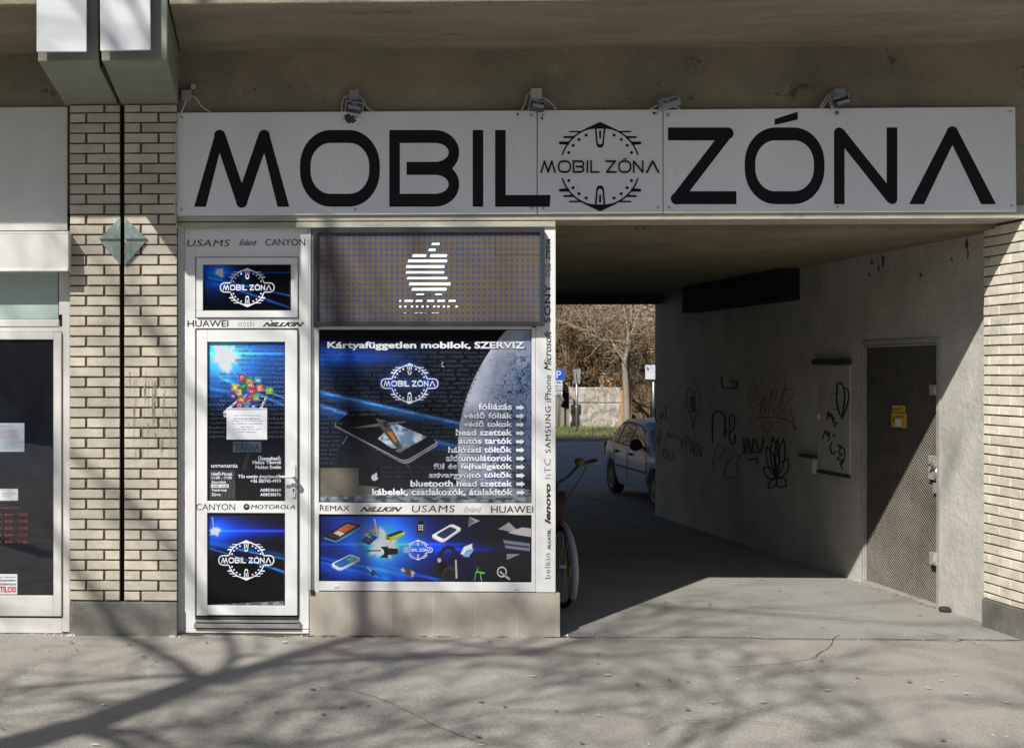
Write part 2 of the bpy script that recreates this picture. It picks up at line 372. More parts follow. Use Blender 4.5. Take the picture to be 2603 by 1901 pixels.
# ------------------------------------------------------------------ printed pictures: drawn into a fine grid of coloured cells
def vnoise(U, V, sc, seed=0, octv=4):
    rs = np.random.RandomState(seed); tot = 0; amp = 1; norm = 0
    for o in range(octv):
        g = rs.rand(64, 64); x = (U/sc*(2**o)) % 63; y = (V/sc*(2**o)) % 63
        xi = x.astype(int); yi = y.astype(int); fx = x-xi; fy = y-yi; fx = fx*fx*(3-2*fx); fy = fy*fy*(3-2*fy)
        a = g[yi, xi]*(1-fx)+g[yi, (xi+1) % 64]*fx; b = g[(yi+1) % 64, xi]*(1-fx)+g[(yi+1) % 64, (xi+1) % 64]*fx
        tot = tot+(a*(1-fy)+b*fy)*amp; norm += amp; amp *= .5
    return tot/norm
class Art:
    def __init__(s, u0, v0, u1, v1, base, step=1.0):
        s.r = (u0, v0, u1, v1); s.nx = int((u1-u0)/step); s.ny = int((v1-v0)/step)
        us = u0+(np.arange(s.nx)+.5)*(u1-u0)/s.nx; vs = v0+(np.arange(s.ny)+.5)*(v1-v0)/s.ny
        s.U, s.V = np.meshgrid(us, vs); s.C = np.zeros((s.ny, s.nx, 3))+np.array(base, float)
    def mix(s, m, col):
        m = np.clip(m, 0, 1)[..., None]; s.C = s.C*(1-m)+np.array(col, float)*m
    def add(s, m, col): s.C = s.C+np.clip(m, 0, None)[..., None]*np.array(col, float)
    def poly(s, pts, col, a=1.0):
        ins = np.zeros(s.U.shape, bool); n = len(pts)
        for i in range(n):
            (x0, y0), (x1, y1) = pts[i], pts[(i+1) % n]
            if y0 == y1: continue
            c = ((s.V > min(y0, y1)) & (s.V <= max(y0, y1))) & (s.U < (x1-x0)*(s.V-y0)/(y1-y0)+x0); ins ^= c
        s.mix(ins*a, col); return ins
    def dist(s, a, b):
        dx, dy = b[0]-a[0], b[1]-a[1]; l2 = dx*dx+dy*dy or 1
        t = np.clip(((s.U-a[0])*dx+(s.V-a[1])*dy)/l2, 0, 1); return np.hypot(s.U-a[0]-t*dx, s.V-a[1]-t*dy), t
    def line(s, a, b, wd, col, al=1.0, soft=.7):
        d, t = s.dist(a, b); s.mix(al*np.clip((wd/2-d)/soft+.5, 0, 1), col)
    def path(s, pts, wd, col, al=1.0):
        for a, b in zip(pts[:-1], pts[1:]): s.line(a, b, wd, col, al)
    def ell(s, c, rx, ry, col, al=1.0, rot=0):
        x = s.U-c[0]; y = s.V-c[1]; cr, sr = math.cos(R(rot)), math.sin(R(rot)); a = (x*cr+y*sr)/rx; b = (-x*sr+y*cr)/ry
        s.mix(al*np.clip((1-np.hypot(a, b))*min(rx, ry)+.5, 0, 1), col)
    def ring(s, c, rx, ry, wd, col, al=1.0, rot=0):
        x = s.U-c[0]; y = s.V-c[1]; cr, sr = math.cos(R(rot)), math.sin(R(rot)); d = np.hypot((x*cr+y*sr)/rx, (-x*sr+y*cr)/ry)
        s.mix(al*np.clip(wd/2-abs(d-1)*min(rx, ry)+.5, 0, 1), col)
    def star(s, c, r, seed=1, halo=3.0, col=(225, 232, 245), hal=(20, 90, 220), rays=14):
        x = s.U-c[0]; y = s.V-c[1]; d = np.hypot(x, y); an = np.arctan2(y, x)
        s.add(np.exp(-(d/(r*halo))**1.3)*.9, hal)
        rs = np.random.RandomState(seed); rr = r*np.ones_like(d)
        for k in range(rays):
            a0 = rs.rand()*6.283; da = np.abs((an-a0+math.pi) % (2*math.pi)-math.pi); rr += r*rs.uniform(.1, .55)*np.exp(-(da/.16)**2)
        s.mix(np.clip((rr-d)/(r*.55)+.35, 0, 1)**1.3, col)
    def beam(s, y0, h, x0, x1, col, a=1.0): s.add(a*np.exp(-((s.V-y0)/h)**2)*np.clip((s.U-x0)/40, 0, 1)*np.clip((x1-s.U)/(x1-x0), 0, 1)**.6, col)
    def streak(s, a, b, wd, col, al=1.0):
        d, t = s.dist(a, b); s.add(al*np.exp(-(d/wd)**2), col)
    def specks(s, n, seed, col=(160, 170, 190)):
        rs = np.random.RandomState(seed)
        for k in range(n):
            c = (rs.uniform(s.r[0], s.r[2]), rs.uniform(s.r[1], s.r[3])); s.ell(c, .7, .7, col, rs.uniform(.3, .8))
    def build(s, name, mat, parent, mp, lift=0, edge=None):
        u0, v0, u1, v1 = s.r; nx, ny = s.nx, s.ny; o0 = origin(parent)
        c00, c10, c01 = mp(u0, v0, lift), mp(u1, v0, lift), mp(u0, v1, lift)
        gx, gy = np.meshgrid(np.linspace(0, 1, nx+1), np.linspace(0, 1, ny+1))
        e1 = np.array(c10-c00); e2 = np.array(c01-c00); o = np.array(c00-o0)
        co = o+gx[..., None]*e1+gy[..., None]*e2
        me = bpy.data.meshes.new(name); nv = (nx+1)*(ny+1); nf = nx*ny
        me.vertices.add(nv); me.vertices.foreach_set('co', co.reshape(-1)); me.loops.add(nf*4); me.polygons.add(nf)
        i = (np.arange(ny)[:, None]*(nx+1)+np.arange(nx)[None, :]).reshape(-1)
        li = np.stack([i, i+nx+1, i+nx+2, i+1], 1).reshape(-1)
        me.loops.foreach_set('vertex_index', li); me.polygons.foreach_set('loop_start', np.arange(nf)*4)
        me.polygons.foreach_set('loop_total', np.full(nf, 4)); me.update(calc_edges=True)
        c = np.clip(s.C/255, 0, 1); l = np.where(c <= .04045, c/12.92, ((c+.055)/1.055)**2.4)
        l = np.clip(l*.82, 0, .85).reshape(-1, 3); l = np.repeat(np.concatenate([l, np.ones((nf, 1))], 1), 4, 0)
        at = me.color_attributes.new('Col', 'FLOAT_COLOR', 'CORNER'); at.data.foreach_set('color', l.reshape(-1))
        me.materials.append(mat); ob = bpy.data.objects.new(name, me); COL.objects.link(ob); ob.parent = parent
        return ob
m_print = M('glossy_print', (1, 1, 1), .12, 0, vcol='Col', bump=.04, bscale=2.5, spec=.6)
m_print_matt = M('matt_print', (1, 1, 1), .3, 0, vcol='Col')

# ================================================================== SETTING
XB = 5.705; XC = 5.80; XS = P(1424, 1600, 0).x; YE = 8.29
m_pave = M('worn_asphalt', (.31, .292, .26), .92, .16, .9, .5, 38, spots=[((.17, .165, .155), 1.7, .57, .12, .5), ((.42, .40, .36), 26, .66, .03, .5), ((.12, .11, .10), 30, .66, .03, .7), ((.20, .18, .15), .55, .55, .2, .4)], fine=.24, stretch=(1, 1, 1))
m_passfl = M('passage_asphalt', (.285, .276, .252), .9, .16, 1.1, .35, 60, spots=[((.15, .15, .145), 2.2, .56, .1, .5), ((.4, .39, .36), 22, .66, .03, .6), ((.10, .10, .095), 26, .67, .03, .6)], fine=.22)
m_road = M('road_asphalt', (.26, .28, .31), .9, .15, 1.2, .3, 50, spots=[((.06, .06, .065), 1.1, .58, .1, .6)], fine=.08)
b = MB(); n = 40
def gz(y): return 0.0 if y <= .3 else -.1*(min(y, YE)-.3)/(YE-.3)
g = MB(); g.raw([(x, y, -.14) for y in (-300, 300) for x in (-300, 300)], [(0, 1, 3, 2)])
tag(g.build('ground', m_road), kind='structure')
g = MB(); xs = [-30, XB+.0, 40]; g.raw([(-30, -14, -.004), (40, -14, -.004), (40, .6, -.004), (-30, .6, -.004)], [(0, 1, 2, 3)])

def dirt_line(y0, x0, x1, wmin, wmax, seed):
    random.seed(seed); top = []; botm = []; x = x0
    while x < x1:
        top.append((x, y0)); botm.append((x+random.uniform(-.01, .01), y0-random.uniform(wmin, wmax)*(.5+abs(mnoise.noise(Vector((x*3, seed, 0))))*1.6))); x += .03
    vs = [(a[0], a[1], .004) for a in top]+[(a[0], a[1], .004) for a in botm]; n_ = len(top)
    return vs, [(i+n_, i+1+n_, i+1, i) for i in range(n_-1)]
g = MB(); g.raw(*dirt_line(.0, -2.2, XS, .025, .075, 1)); g.raw(*dirt_line(-.02, XS-.1, XS+.25, .02, .05, 2))
tag(g.build('wall_foot_dirt', M('brown_dirt', (.13, .10, .075), .95, .4, 12, .5, 60)), 'thin brown line of dirt where the pavement meets the shop fronts', 'dirt', kind='stuff')
# uneven pavement sheet
g = MB(); nx, ny = 120, 50; vs = []
for j in range(ny+1):
    for i in range(nx+1):
        x = -14+30*i/nx; y = -13+13.3*j/ny
        vs.append((x, y, .012*mnoise.noise(Vector((x*.7, y*.7, 3)))*(1 if j < ny-4 else 0)-.0))
g.raw(vs, [(j*(nx+1)+i, j*(nx+1)+i+1, (j+1)*(nx+1)+i+1, (j+1)*(nx+1)+i) for j in range(ny) for i in range(nx)])
tag(g.build('pavement', m_pave, smooth=True), kind='structure')
g = MB(); ys = [.0, .25, 1.2, 2.8, 5, 7, 8.6, 13.2]; nxp = 160; vs = []; xa, xb = XS-.5, 7.4
for k_, y in enumerate(ys):
    for i in range(nxp+1):
        x = xa+(xb-xa)*i/nxp; yy = y+((.05*mnoise.noise(Vector((x*1.3, 5, 0)))+.025*mnoise.noise(Vector((x*9, 1, 0)))-.02) if k_ == 0 and x > XS+.03 else 0)
        vs.append((x, yy, gz(y)+.004-(.0 if y < 9 else .028)))
g.raw(vs, [(j*(nxp+1)+i, j*(nxp+1)+i+1, (j+1)*(nxp+1)+i+1, (j+1)*(nxp+1)+i) for j in range(len(ys)-1) for i in range(nxp)])
tag(g.build('passage_floor', m_passfl), kind='structure')
g = MB(); g.box(-30, 60, 27.2, 28.0, -.3, -.05); tag(g.build('kerb', m_concrete_pale), kind='structure')
m_verge = M('verge_soil', (.07, .075, .025), .95, .35, 3, .5, 30)
g = MB(); vs = []; nx, ny = 60, 8
for j in range(ny+1):
    for i in range(nx+1):
        x = -10+50*i/nx; y = 28+7*j/ny; vs.append((x, y, -.07+.05*j/ny*2+.05*mnoise.noise(Vector((x*.5, y*.5, 0)))))
g.raw(vs, [(j*(nx+1)+i, j*(nx+1)+i+1, (j+1)*(nx+1)+i+1, (j+1)*(nx+1)+i) for j in range(ny) for i in range(nx)])
tag(g.build('verge', m_verge, smooth=True), kind='structure')
# narrow cracks and joints in the passage floor, and the faded line at its far end
m_crack = M('crack', (.04, .04, .042), .95, .2, 20)
g = MB()
def ground_rib(g, pts, wd, zz=.004):
    pts = [Vector(p) for p in pts]; vs = []
    for i, p in enumerate(pts):
        d = pts[min(i+1, len(pts)-1)]-pts[max(i-1, 0)]; nrm = Vector((-d.y, d.x, 0)).normalized()*wd/2*random.uniform(.6, 1.4)
        z = gz(p.y)+zz; vs += [(p.x+nrm.x, p.y+nrm.y, z), (p.x-nrm.x, p.y-nrm.y, z)]
    g.raw(vs, [(2*i, 2*i+1, 2*i+3, 2*i+2) for i in range(len(pts)-1)])
def zz6(x, y): return (1380+x/3.06, 1100+y/3.06)
def gp(pts, f=lambda x, y: (x, y), z=-.06): return [G(*f(*p), z) for p in pts]
ground_rib(g, gp([(110, 612), (300, 622), (520, 640)], zz6, -.1), .03)
ground_rib(g, gp([(500, 662), (600, 680), (760, 745), (900, 805), (1000, 850)], zz6, -.08), .03)
ground_rib(g, gp([(440, 760), (560, 772), (690, 770)], zz6, -.07), .02)
random.seed(2); ground_rib(g, [(XS+.9+.13*i, -.04+random.gauss(0, .02), 0) for i in range(20)], .007)
tag(g.build('floor_crack', m_crack), kind='structure')
g = MB(); random.seed(14)
for (x, y, a_, n_) in ((-1.6, -.5, .2, 26), (.4, -1.5, -.3, 30), (3.2, -.9, .15, 34), (4.6, -1.9, -.5, 22), (2.2, -2.4, .5, 20), (5.1, .25, -1.2, 14), (4.2, 1.2, -.2, 20)):
    pts = []
    for k in range(n_):
        pts.append((x, y, 0)); a_ += random.gauss(0, .15); x += .05*math.cos(a_); y += .05*math.sin(a_)
    ground_rib(g, pts, .0045, .0075 if y > 0 else .011)
tag(g.build('pavement_crack', m_crack), kind='structure')
g = MB(); g2 = MB()
def patch(mb, x, y, rx, ry, z, n=22):
    mb.face([(x+rx*math.cos(6.283*i/n)*random.uniform(.8, 1.15), y+ry*math.sin(6.283*i/n)*random.uniform(.8, 1.15), z) for i in range(n)])
for _ in range(60): patch(g, random.uniform(-2.2, 6.2), random.uniform(-3.4, -.2), random.uniform(.008, .02), random.uniform(.008, .02), .0145, 9)
for _ in range(40): patch(g2, random.uniform(-2.2, 6.2), random.uniform(-3.4, -.2), random.uniform(.01, .028), random.uniform(.008, .016), .0148, 8)
for _ in range(14): patch(g, random.uniform(3, 5.6), random.uniform(.2, 2.6), random.uniform(.008, .02), random.uniform(.008, .02), .0065, 9)
tag(g.build('old_gum_spots', M('gum_spot', (.17, .16, .145), .9, .2, 30)), 'small dark trodden gum spots on the pavement', 'stain', kind='stuff')
tag(g2.build('pale_flakes', M('pale_flake', (.58, .56, .5), .9, .2, 30)), 'pale flat flakes trodden into the pavement', 'debris', kind='stuff')
g = MB()
ln = gp([(140, 440), (300, 485), (520, 548), (700, 600), (870, 640)], zz6, -.1)
for a, b2 in zip(ln[:-1], ln[1:]):
    for k in range(5):
        if random.random() < .8: ground_rib(g, [a.lerp(b2, k/5), a.lerp(b2, k/5+random.uniform(.1, .17))], .07, .006)
tag(g.build('road_marking', M('worn_line', (.26, .27, .27), .9, .3, 14)), kind='structure')

# ================================================================== THE BUILDING
bld = thing('apartment_building', (0, 4, 0), 'grey-brown rendered building with brick pillars over an open passage', 'building')
ztop = 4.42
b = MB()
zw0 = P(1000, 563, 0).z
b.box(-6, 12, 0, .3, zw0+.1, ztop+.05); b.build('upper_wall', m_plaster, bld)
b = MB(); b.box(-.62, XB+.06, -.035, .3, zw0, zw0+.10); b.build('lintel', m_lintel, bld, bevel=.006)
b = MB(); b.fbox(452, 1412, 566, 576.5, -.042, -.0355); b.fbox(452, 1412, 572, 576.5, -.0352, .2); b.build('cover_strip', m_lintel, bld, bevel=.002)
b = MB(); b.box(-.56, 12, -1.165, .05, ztop, ztop+.35); b.build('canopy_slab', m_soffit, bld, bevel=.01)
b = MB(); b.box(-6, -1.43, -1.195, .05, ztop, ztop+.35); b.build('canopy_slab', m_soffit, bld, bevel=.01)
b = MB(); b.box(-30, 45, -1.04, 13, ztop+.3, 17.2); b.build('upper_storeys', m_plaster, bld)
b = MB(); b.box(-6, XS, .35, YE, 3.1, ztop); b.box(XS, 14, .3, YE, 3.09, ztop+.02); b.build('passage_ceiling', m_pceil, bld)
b = MB(); b.box(XS+.01, XC+.1, YE-.35, YE, 2.955, 3.1); b.build('ceiling_beam', m_pass_int, bld)
a = PX(2033, 700, XC); f = PX(1734, 700, 5.58); l = P(1980, 700, a.y).x
b = MB(); b.box(l, XC+.01, a.y, f.y, 2.75, 3.085); b.build('duct', m_duct, bld)
# solid ground floor on both sides
b = MB(); b.box(-30, XS-.02, .35, YE, -.2, 3.1); b.build('shop_block', m_pass_int, bld)
pw = MB(); pw.box(XC, 12, .45, YE, -.2, 3.095)
# recess for the steel door is cut by building the wall in pieces
dY0 = PX(2392, 1500, XC).y; dY1 = PX(2191, 1487, XC).y; dZ = 2.285
pw = MB(); pw.box(XC, 12, .45, dY0, -.2, 3.095); pw.box(XC, 12, dY1, YE, -.2, 3.095); pw.box(XC, 12, dY0, dY1, dZ, 3.095); pw.box(XC+.35, 12, dY0, dY1, -.2, dZ)
passwall = pw.build('passage_wall', m_passwall, bld)
b = MB(); b.box(-30, -6, 0, .36, -.1, ztop); b.box(-30, -6, .36, 8, 3, ztop+.3); b.build('side_wall', m_plaster, bld)
b = MB(); b.box(12, 45, 0, .36, -.1, ztop); b.box(12.0, 45, .36, YE, -.1, ztop+.3); b.build('side_wall', m_plaster, bld)

def bricks(mb, x0, x1, z0, z1, yf, yb, pitch, pattern, axis='x', gap=.013, zref=None, cols=((.53, .485, .395), (.49, .45, .37), (.56, .51, .42), (.51, .475, .395), (.47, .43, .36))):
    k = 0; z = zref if zref is not None else z1
    while z > z0+.02:
        zt = min(z, z1)-gap/2; zb = max(z-pitch, z0)+gap/2
        if zt-zb > .012:
            for (a, c) in pattern[k % 2]:
                col = random.choice(cols); q = random.uniform(.94, 1.05); col = tuple(v*q for v in col)
                if axis == 'x': mb.box(a, c, yf+random.uniform(-.002, .002), yb, zb, zt, col, .0016)
                else: mb.box(yf+random.uniform(-.002, .002), yb, a, c, zb, zt, col, .0016)
        z -= pitch; k += 1
YP = -.07
def px2x(u): return P(u, 900, YP).x
zt = P(250, 266, YP).z; zpl = P(250, 1529, YP).z
pitch = (P(0, 572, YP).z-P(0, 572+25.76*37, YP).z)/37
zref = P(0, 572-25.76*12, YP).z
pilL = MB(); pilL.box(px2x(179), px2x(304.5), YP+.016, .34, .0, zt+.02); pilL.box(px2x(315.5), px2x(449), YP+.016, .34, .0, zt+.02)
pil = pilL.build('brick_pillar', m_mortar, bld, label='wide pale brick pillar with a dark joint and green diamond between the two shops')
bm = MB()
pat0 = [(178, 216), (222, 304), (316.5, 400), (406, 449.5)]; pat1 = [(178, 262), (268, 304), (316.5, 355), (361, 449.5)]
cv = lambda pt: [(px2x(a), px2x(c)) for a, c in pt]
bricks(bm, 0, 0, zpl, zt, YP, YP+.03, pitch, [cv(pat1), cv(pat0)], zref=zref)
bm.build('brickwork', m_brick, pil, bevel=.003)
fl = Flat(onY(YP-.003), .0003); random.seed(9)
for _ in range(42):
    u = random.choice((random.uniform(318, 446), random.uniform(360, 446))); v = random.uniform(930, 1140); l_ = random.uniform(25, 110); fl.strip([(u, v), (u+random.uniform(-1, 1), v+l_*.5), (u, v+l_)], [random.uniform(.5, 2.2), random.uniform(.5, 1.8), .3])
fl.build('drip_stain', M('grey_drip', (.26, .235, .19), .9, .2, 20), pil)['kind'] = 'stuff'
pb = MB(); pb.box(px2x(178)-.005, px2x(450)+.002, YP-.012, .33, -.05, zpl); pb.build('plinth', m_plinth, pil, bevel=.006)
jb = MB(); jb.box(px2x(304.6), px2x(315.4), YP+.05, YP+.3, zpl, zt); jb.build('joint', m_black, pil)
# right-hand pillar: we look at its flank
pilR = MB(); pilR.box(XB+.016, 6.6, YP+.03, .47, 0, 3.12)
pr = pilR.build('brick_pillar', m_mortar, bld, label='sunlit pale brick pillar at the right end of the passage')
bm = MB(); yb1 = .455; L_ = .25
rowsA = []; y = yb1
def rows(first):
    out = []; y = yb1; l = first
    while y > YP+.01:
        y0 = max(y-l, YP); out.append((y0+.004, y-.004)); y = y0; l = .255
    return out
bricks(bm, 0, 0, .225, 3.12, XB, XB+.03, pitch, [rows(.2), rows(.08)], 'y', gap=.012, zref=3.115, cols=((.74, .69, .58), (.68, .63, .53), (.78, .73, .61), (.71, .665, .56)))  # flank bricks paler than the front ones: sun brightness put into the colour
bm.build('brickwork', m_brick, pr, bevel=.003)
bm = MB(); bricks(bm, 0, 0, .225, 3.12, YP, YP+.03, pitch, [[(XB+.002+.255*i, min(XB-.004+.255*(i+1), 6.6)) for i in range(4)], [(XB+.002, XB+.12)]+[(XB+.128+.255*i, min(XB+.12+.255*(i+1), 6.6)) for i in range(4) if XB+.128+.255*i < 6.58]], gap=.012, zref=3.115)
bm.build('front_brickwork', m_brick, pr)
pb = MB(); pb.box(XB-.008, 6.6, YP-.01, .462, -.05, .224); pb.build('plinth', m_plinth, pr, bevel=.006)
# bracket beams carrying the canopy above the pillar
gap = .012; xm = -1.018
for k, (x0, x1) in enumerate(((-1.43, xm-gap), (xm+gap, -.57))):
    b = MB(); zf, zb_ = 4.046, 4.012
    b.raw([(x0, -1.18, zf), (x1, -1.18, zf), (x1, .02, zb_), (x0, .02, zb_), (x0, -1.18, 6), (x1, -1.18, 6), (x1, .02, 6), (x0, .02, 6)],
          [(0, 3, 2, 1), (4, 5, 6, 7), (0, 1, 5, 4), (1, 2, 6, 5), (2, 3, 7, 6), (3, 0, 4, 7)])
    b.build('bracket_beam', m_bracket, bld, bevel=.008)
b = MB(); b.box(xm-gap, xm+gap, -1.1, 0, 4.03, 6); b.build('bracket_joint', m_black, bld)
for k, (u0, u1, v1, t) in enumerate(((93, 220, 132, 0), (255, 383, 130, 1))):
    yf = -1.18-.085; a = P(u0, v1, yf); c = P(u1, v1-(3 if t else 0), yf)
    g = MB(); g.hexa([(a.x-.012*t, yf, 5.6), (c.x-.012*t, yf, 5.6), (c.x, yf, c.z), (a.x, yf, a.z)][::-1], [(a.x-.012*t, yf+.02, 5.6), (c.x-.012*t, yf+.02, 5.6), (c.x, yf+.02, c.z), (a.x, yf+.02, a.z)][::-1])
    r_ = thing('hanging_panel', (a.x, yf, a.z), ['white flat panel hanging on the left half of the concrete bracket at the top', 'slightly crooked white flat panel hanging on the right half of the concrete bracket'][t], 'panel', 'white panels on the concrete bracket')
    g.build('panel', m_panel, r_, bevel=.003)
    for dx in (-.1, .1): g = MB(); g.tube([((a.x+c.x)/2+dx, yf+.02, 4.6), ((a.x+c.x)/2+dx, -1.18, 4.6)], .012); g.build('spacer', m_metal, r_)
# diamond of four patinated tiles
dm = thing('diamond_ornament', P(310, 610, YP), 'green patinated diamond of four triangles on the brick pillar', 'ornament')
for tri in ([(252, 607.5), (306, 607.5), (306, 551)], [(317, 607.5), (374, 607.5), (317, 553)], [(255, 614.5), (306, 614.5), (306, 672)], [(317, 614.5), (370, 614.5), (318, 674)]):
    b = MB(); b.prism([(P(u, v, YP-.02).x, P(u, v, YP-.02).z) for u, v in tri], YP-.02, YP+.0); b.build('triangle_tile', m_patina, dm, bevel=.002)

# ================================================================== SIGN BOARD
YS = -.055; sg = thing('shop_sign', P(1500, 545, YS), 'long white sign board with big black capitals and a clock-like emblem', 'sign')
def quadboard(c, y0, y1): 
    b = MB(); a = [P(u, v, y0) for u, v in c]; d = [Vector((p.x, y1, p.z)) for p in a]; b.hexa(a[::-1], d[::-1]); return b
for c in ([(450, 287), (1364.5, 281), (1364.5, 544), (450, 548.5)], [(1367, 281), (1684.5, 279), (1684.5, 542), (1367, 544)], [(1687, 279), (2581, 272), (2584, 538), (1687, 542)]):
    quadboard(c, YS, -.036).build('board', m_board, sg, bevel=.003)
for wrd, u_, v_ in (('MOBIL', 493.5, 331), ('ZÓNA', 1698, 324.5)):
    for ch in wrd:
        fl = Flat(onY(YS), .0006); u_ = cap_word(fl, ch, u_, v_, 1.0, 1.0); fl.build('letter', m_sign_black, sg)
fl = Flat(onY(YS), .0006); emblem(fl, 1525.5, 424, 101.5); fl.build('emblem', m_sign_black, sg)
sc = MB()
for u, v in ((462, 300), (462, 534), (905, 300), (903, 533), (1350, 295), (1381, 295), (1351, 530), (1381, 530), (1668, 291), (1698, 292), (1672, 528), (1700, 528), (2127, 292), (2128, 527), (2568, 285), (2570, 524)):
    p = P(u, v, YS); sc.lathe((p.x, YS, p.z), (0, -1, 0), [(0, .012), (.003, .012), (.006, .007)], 12)
sc.build('screw', m_alu, sg, smooth=False)['kind'] = 'stuff'
st = Flat(onY(YS), .0003)
random.seed(3)
def blot(fl, c, rx, ry, n=26, k=.35):
    fl.put([(c[0]+rx*math.cos(2*math.pi*i/n)*random.uniform(1-k, 1+k), c[1]+ry*math.sin(2*math.pi*i/n)*random.uniform(1-k, 1+k)) for i in range(n)])
m_rust = M('bird_dirt', (.085, .06, .045), .95, .3, 20)
blot(st, (893, 304), 15, 10); blot(st, (884, 296), 8, 6)
for _ in range(26): blot(st, (893+random.gauss(0, 13), 305+random.gauss(0, 7)), 1.2, 1.2, 7)
blot(st, (1316, 291), 2.5, 4, 9); blot(st, (1378, 300), 3, 5, 9); blot(st, (1664, 288), 4, 4, 9); blot(st, (1698, 293), 5, 4, 10); blot(st, (2127, 287), 5, 5, 10)
st.build('dirt_stain', m_rust, sg)['kind'] = 'stuff'

# ------------------------------------------------------------------ lamps, junction boxes and cables above the sign
def lamp(u, v, ang, lab, wide=40, hb=True):
    r_ = thing('floodlight', P(u, v, -.12), lab, 'floodlight', 'small floodlights above the sign')
    c = P(u, v, -.12); s = wide/335.0
    b = MB(); ca, sa = math.cos(R(ang)), math.sin(R(ang))
    def T(x, y, z): return (c.x+x*ca-z*sa, c.y+y, c.z+x*sa+z*ca)
    def bx(b, x0, x1, y0, y1, z0, z1):
        vs = [T(x, y, z) for x in (x0, x1) for y in (y0, y1) for z in (z0, z1)]; b.raw(vs, [(0, 1, 3, 2), (4, 6, 7, 5), (0, 4, 5, 1), (2, 3, 7, 6), (0, 2, 6, 4), (1, 5, 7, 3)])
    bx(b, -s/2, s/2, -.05, .05, -.018, .02)
    for i in range(5): bx(b, -s/2+s*(i+.3)/5, -s/2+s*(i+.5)/5, -.045, .045, .02, .035)
    b.build('housing', m_metal_dark if hb else m_gbox, r_, bevel=.003)
    b = MB(); bx(b, -s/2+.012, s/2-.012, -.056, -.05, -.012, .012); b.build('lamp_glass', m_gbox, r_)
    b = MB(); bx(b, -s/2-.006, -s/2, -.02, .02, -.02, .05); bx(b, s/2, s/2+.006, -.02, .02, -.02, .05); bx(b, -s/2-.006, s/2+.006, .0, .02, .05, .056); bx(b, -.02, .02, .02, .12, .03, .056)
    b.build('yoke', m_alu, r_)
lamp(899, 278, -12, 'small tilted floodlight with bright face over the dirt stain on the sign')
lamp(1364, 274, -10, 'small grey floodlight above the left seam of the sign', 36)
lamp(1702, 268, 14, 'small grey floodlight tilted upward at the right seam of the sign', 44, False)
lamp(2136, 264, 16, 'thin floodlight bar hanging above the letter N of the sign', 40)
def jbox(u0, v0, u1, v1, mat, lab, dep=.07):
    r_ = thing('junction_box', P((u0+u1)/2, v1, -.02), lab, 'junction box', 'junction boxes above the sign')
    b = MB(); b.fbox(u0, u1, v0, v1, -dep+.012, 0); b.build('box', mat, r_, bevel=.006)
    b = MB(); b.fbox(u0-.6, u1+.6, v0-.6, v1+.6, -dep, -dep+.012); b.build('lid', mat, r_, bevel=.004)
jbox(461, 229, 486, 255, m_gbox, 'dark grey junction box beside the concrete bracket')
jbox(485, 214, 496, 226, m_wbox, 'tiny pale junction box just above the dark grey one', .05)
jbox(888, 229, 912, 253, m_gbox, 'grey junction box above the letter O of the sign')
jbox(1350, 225, 1377, 251, m_wbox, 'pale rounded junction box above the left seam of the sign')
jbox(1684, 247, 1710, 270, m_gbox, 'crooked grey junction box above the right seam of the sign')
jbox(2121, 226, 2149, 250, m_gbox, 'dark grey junction box above the letter N of the sign')
def cable(pts, lab, Y=-.05, r=.006, name='cable', mat=None):
    ps = [P(u, v, Y) for u, v in pts]
    # smooth the polyline
    out = []
    for i in range(len(ps)-1):
        p0 = ps[max(i-1, 0)]; p1 = ps[i]; p2 = ps[i+1]; p3 = ps[min(i+2, len(ps)-1)]
        for k in range(6):
            t = k/6; out.append(.5*((2*p1)+(p2-p0)*t+(2*p0-5*p1+4*p2-p3)*t*t+(3*p1-p0-3*p2+p3)*t**3))
    out.append(ps[-1]); b = MB(); b.tube(out, r, 6); o = b.build(name, mat or m_cable, None, smooth=True); tag(o, lab, 'cable', 'loose cables above the sign')
cable([(474, 255), (466, 275), (455, 300), (449, 330), (447, 380), (450, 430), (448, 490), (444, 510), (446, 550), (452, 578), (466, 579)], 'long white cable hanging down between the brick pillar and the sign', -.085)
cable([(487, 244), (500, 252), (510, 268), (524, 279), (535, 285)], 'white cable curving right from the dark grey junction box by the bracket')
cable([(887, 243), (874, 250), (869, 270), (869, 285)], 'white cable looping left from the box above the letter O')
cable([(914, 244), (923, 255), (931, 272), (948, 284)], 'white cable looping right from the box above the letter O')
cable([(1349, 235), (1340, 243), (1334, 265), (1326, 280)], 'white cable drooping left from the pale rounded junction box')
cable([(1377, 247), (1392, 256), (1404, 266), (1414, 280)], 'white cable running right from the pale rounded junction box')
cable([(1682, 265), (1668, 270), (1652, 279)], 'short cable left of the crooked grey junction box')
cable([(1712, 272), (1722, 274), (1729, 278)], 'short cable stub right of the crooked grey junction box')
cable([(2121, 233), (2106, 242), (2094, 258), (2083, 278)], 'upper one of two white cables left of the box above the letter N')
cable([(2121, 239), (2109, 248), (2099, 262), (2089, 278)], 'lower one of two white cables left of the box above the letter N')

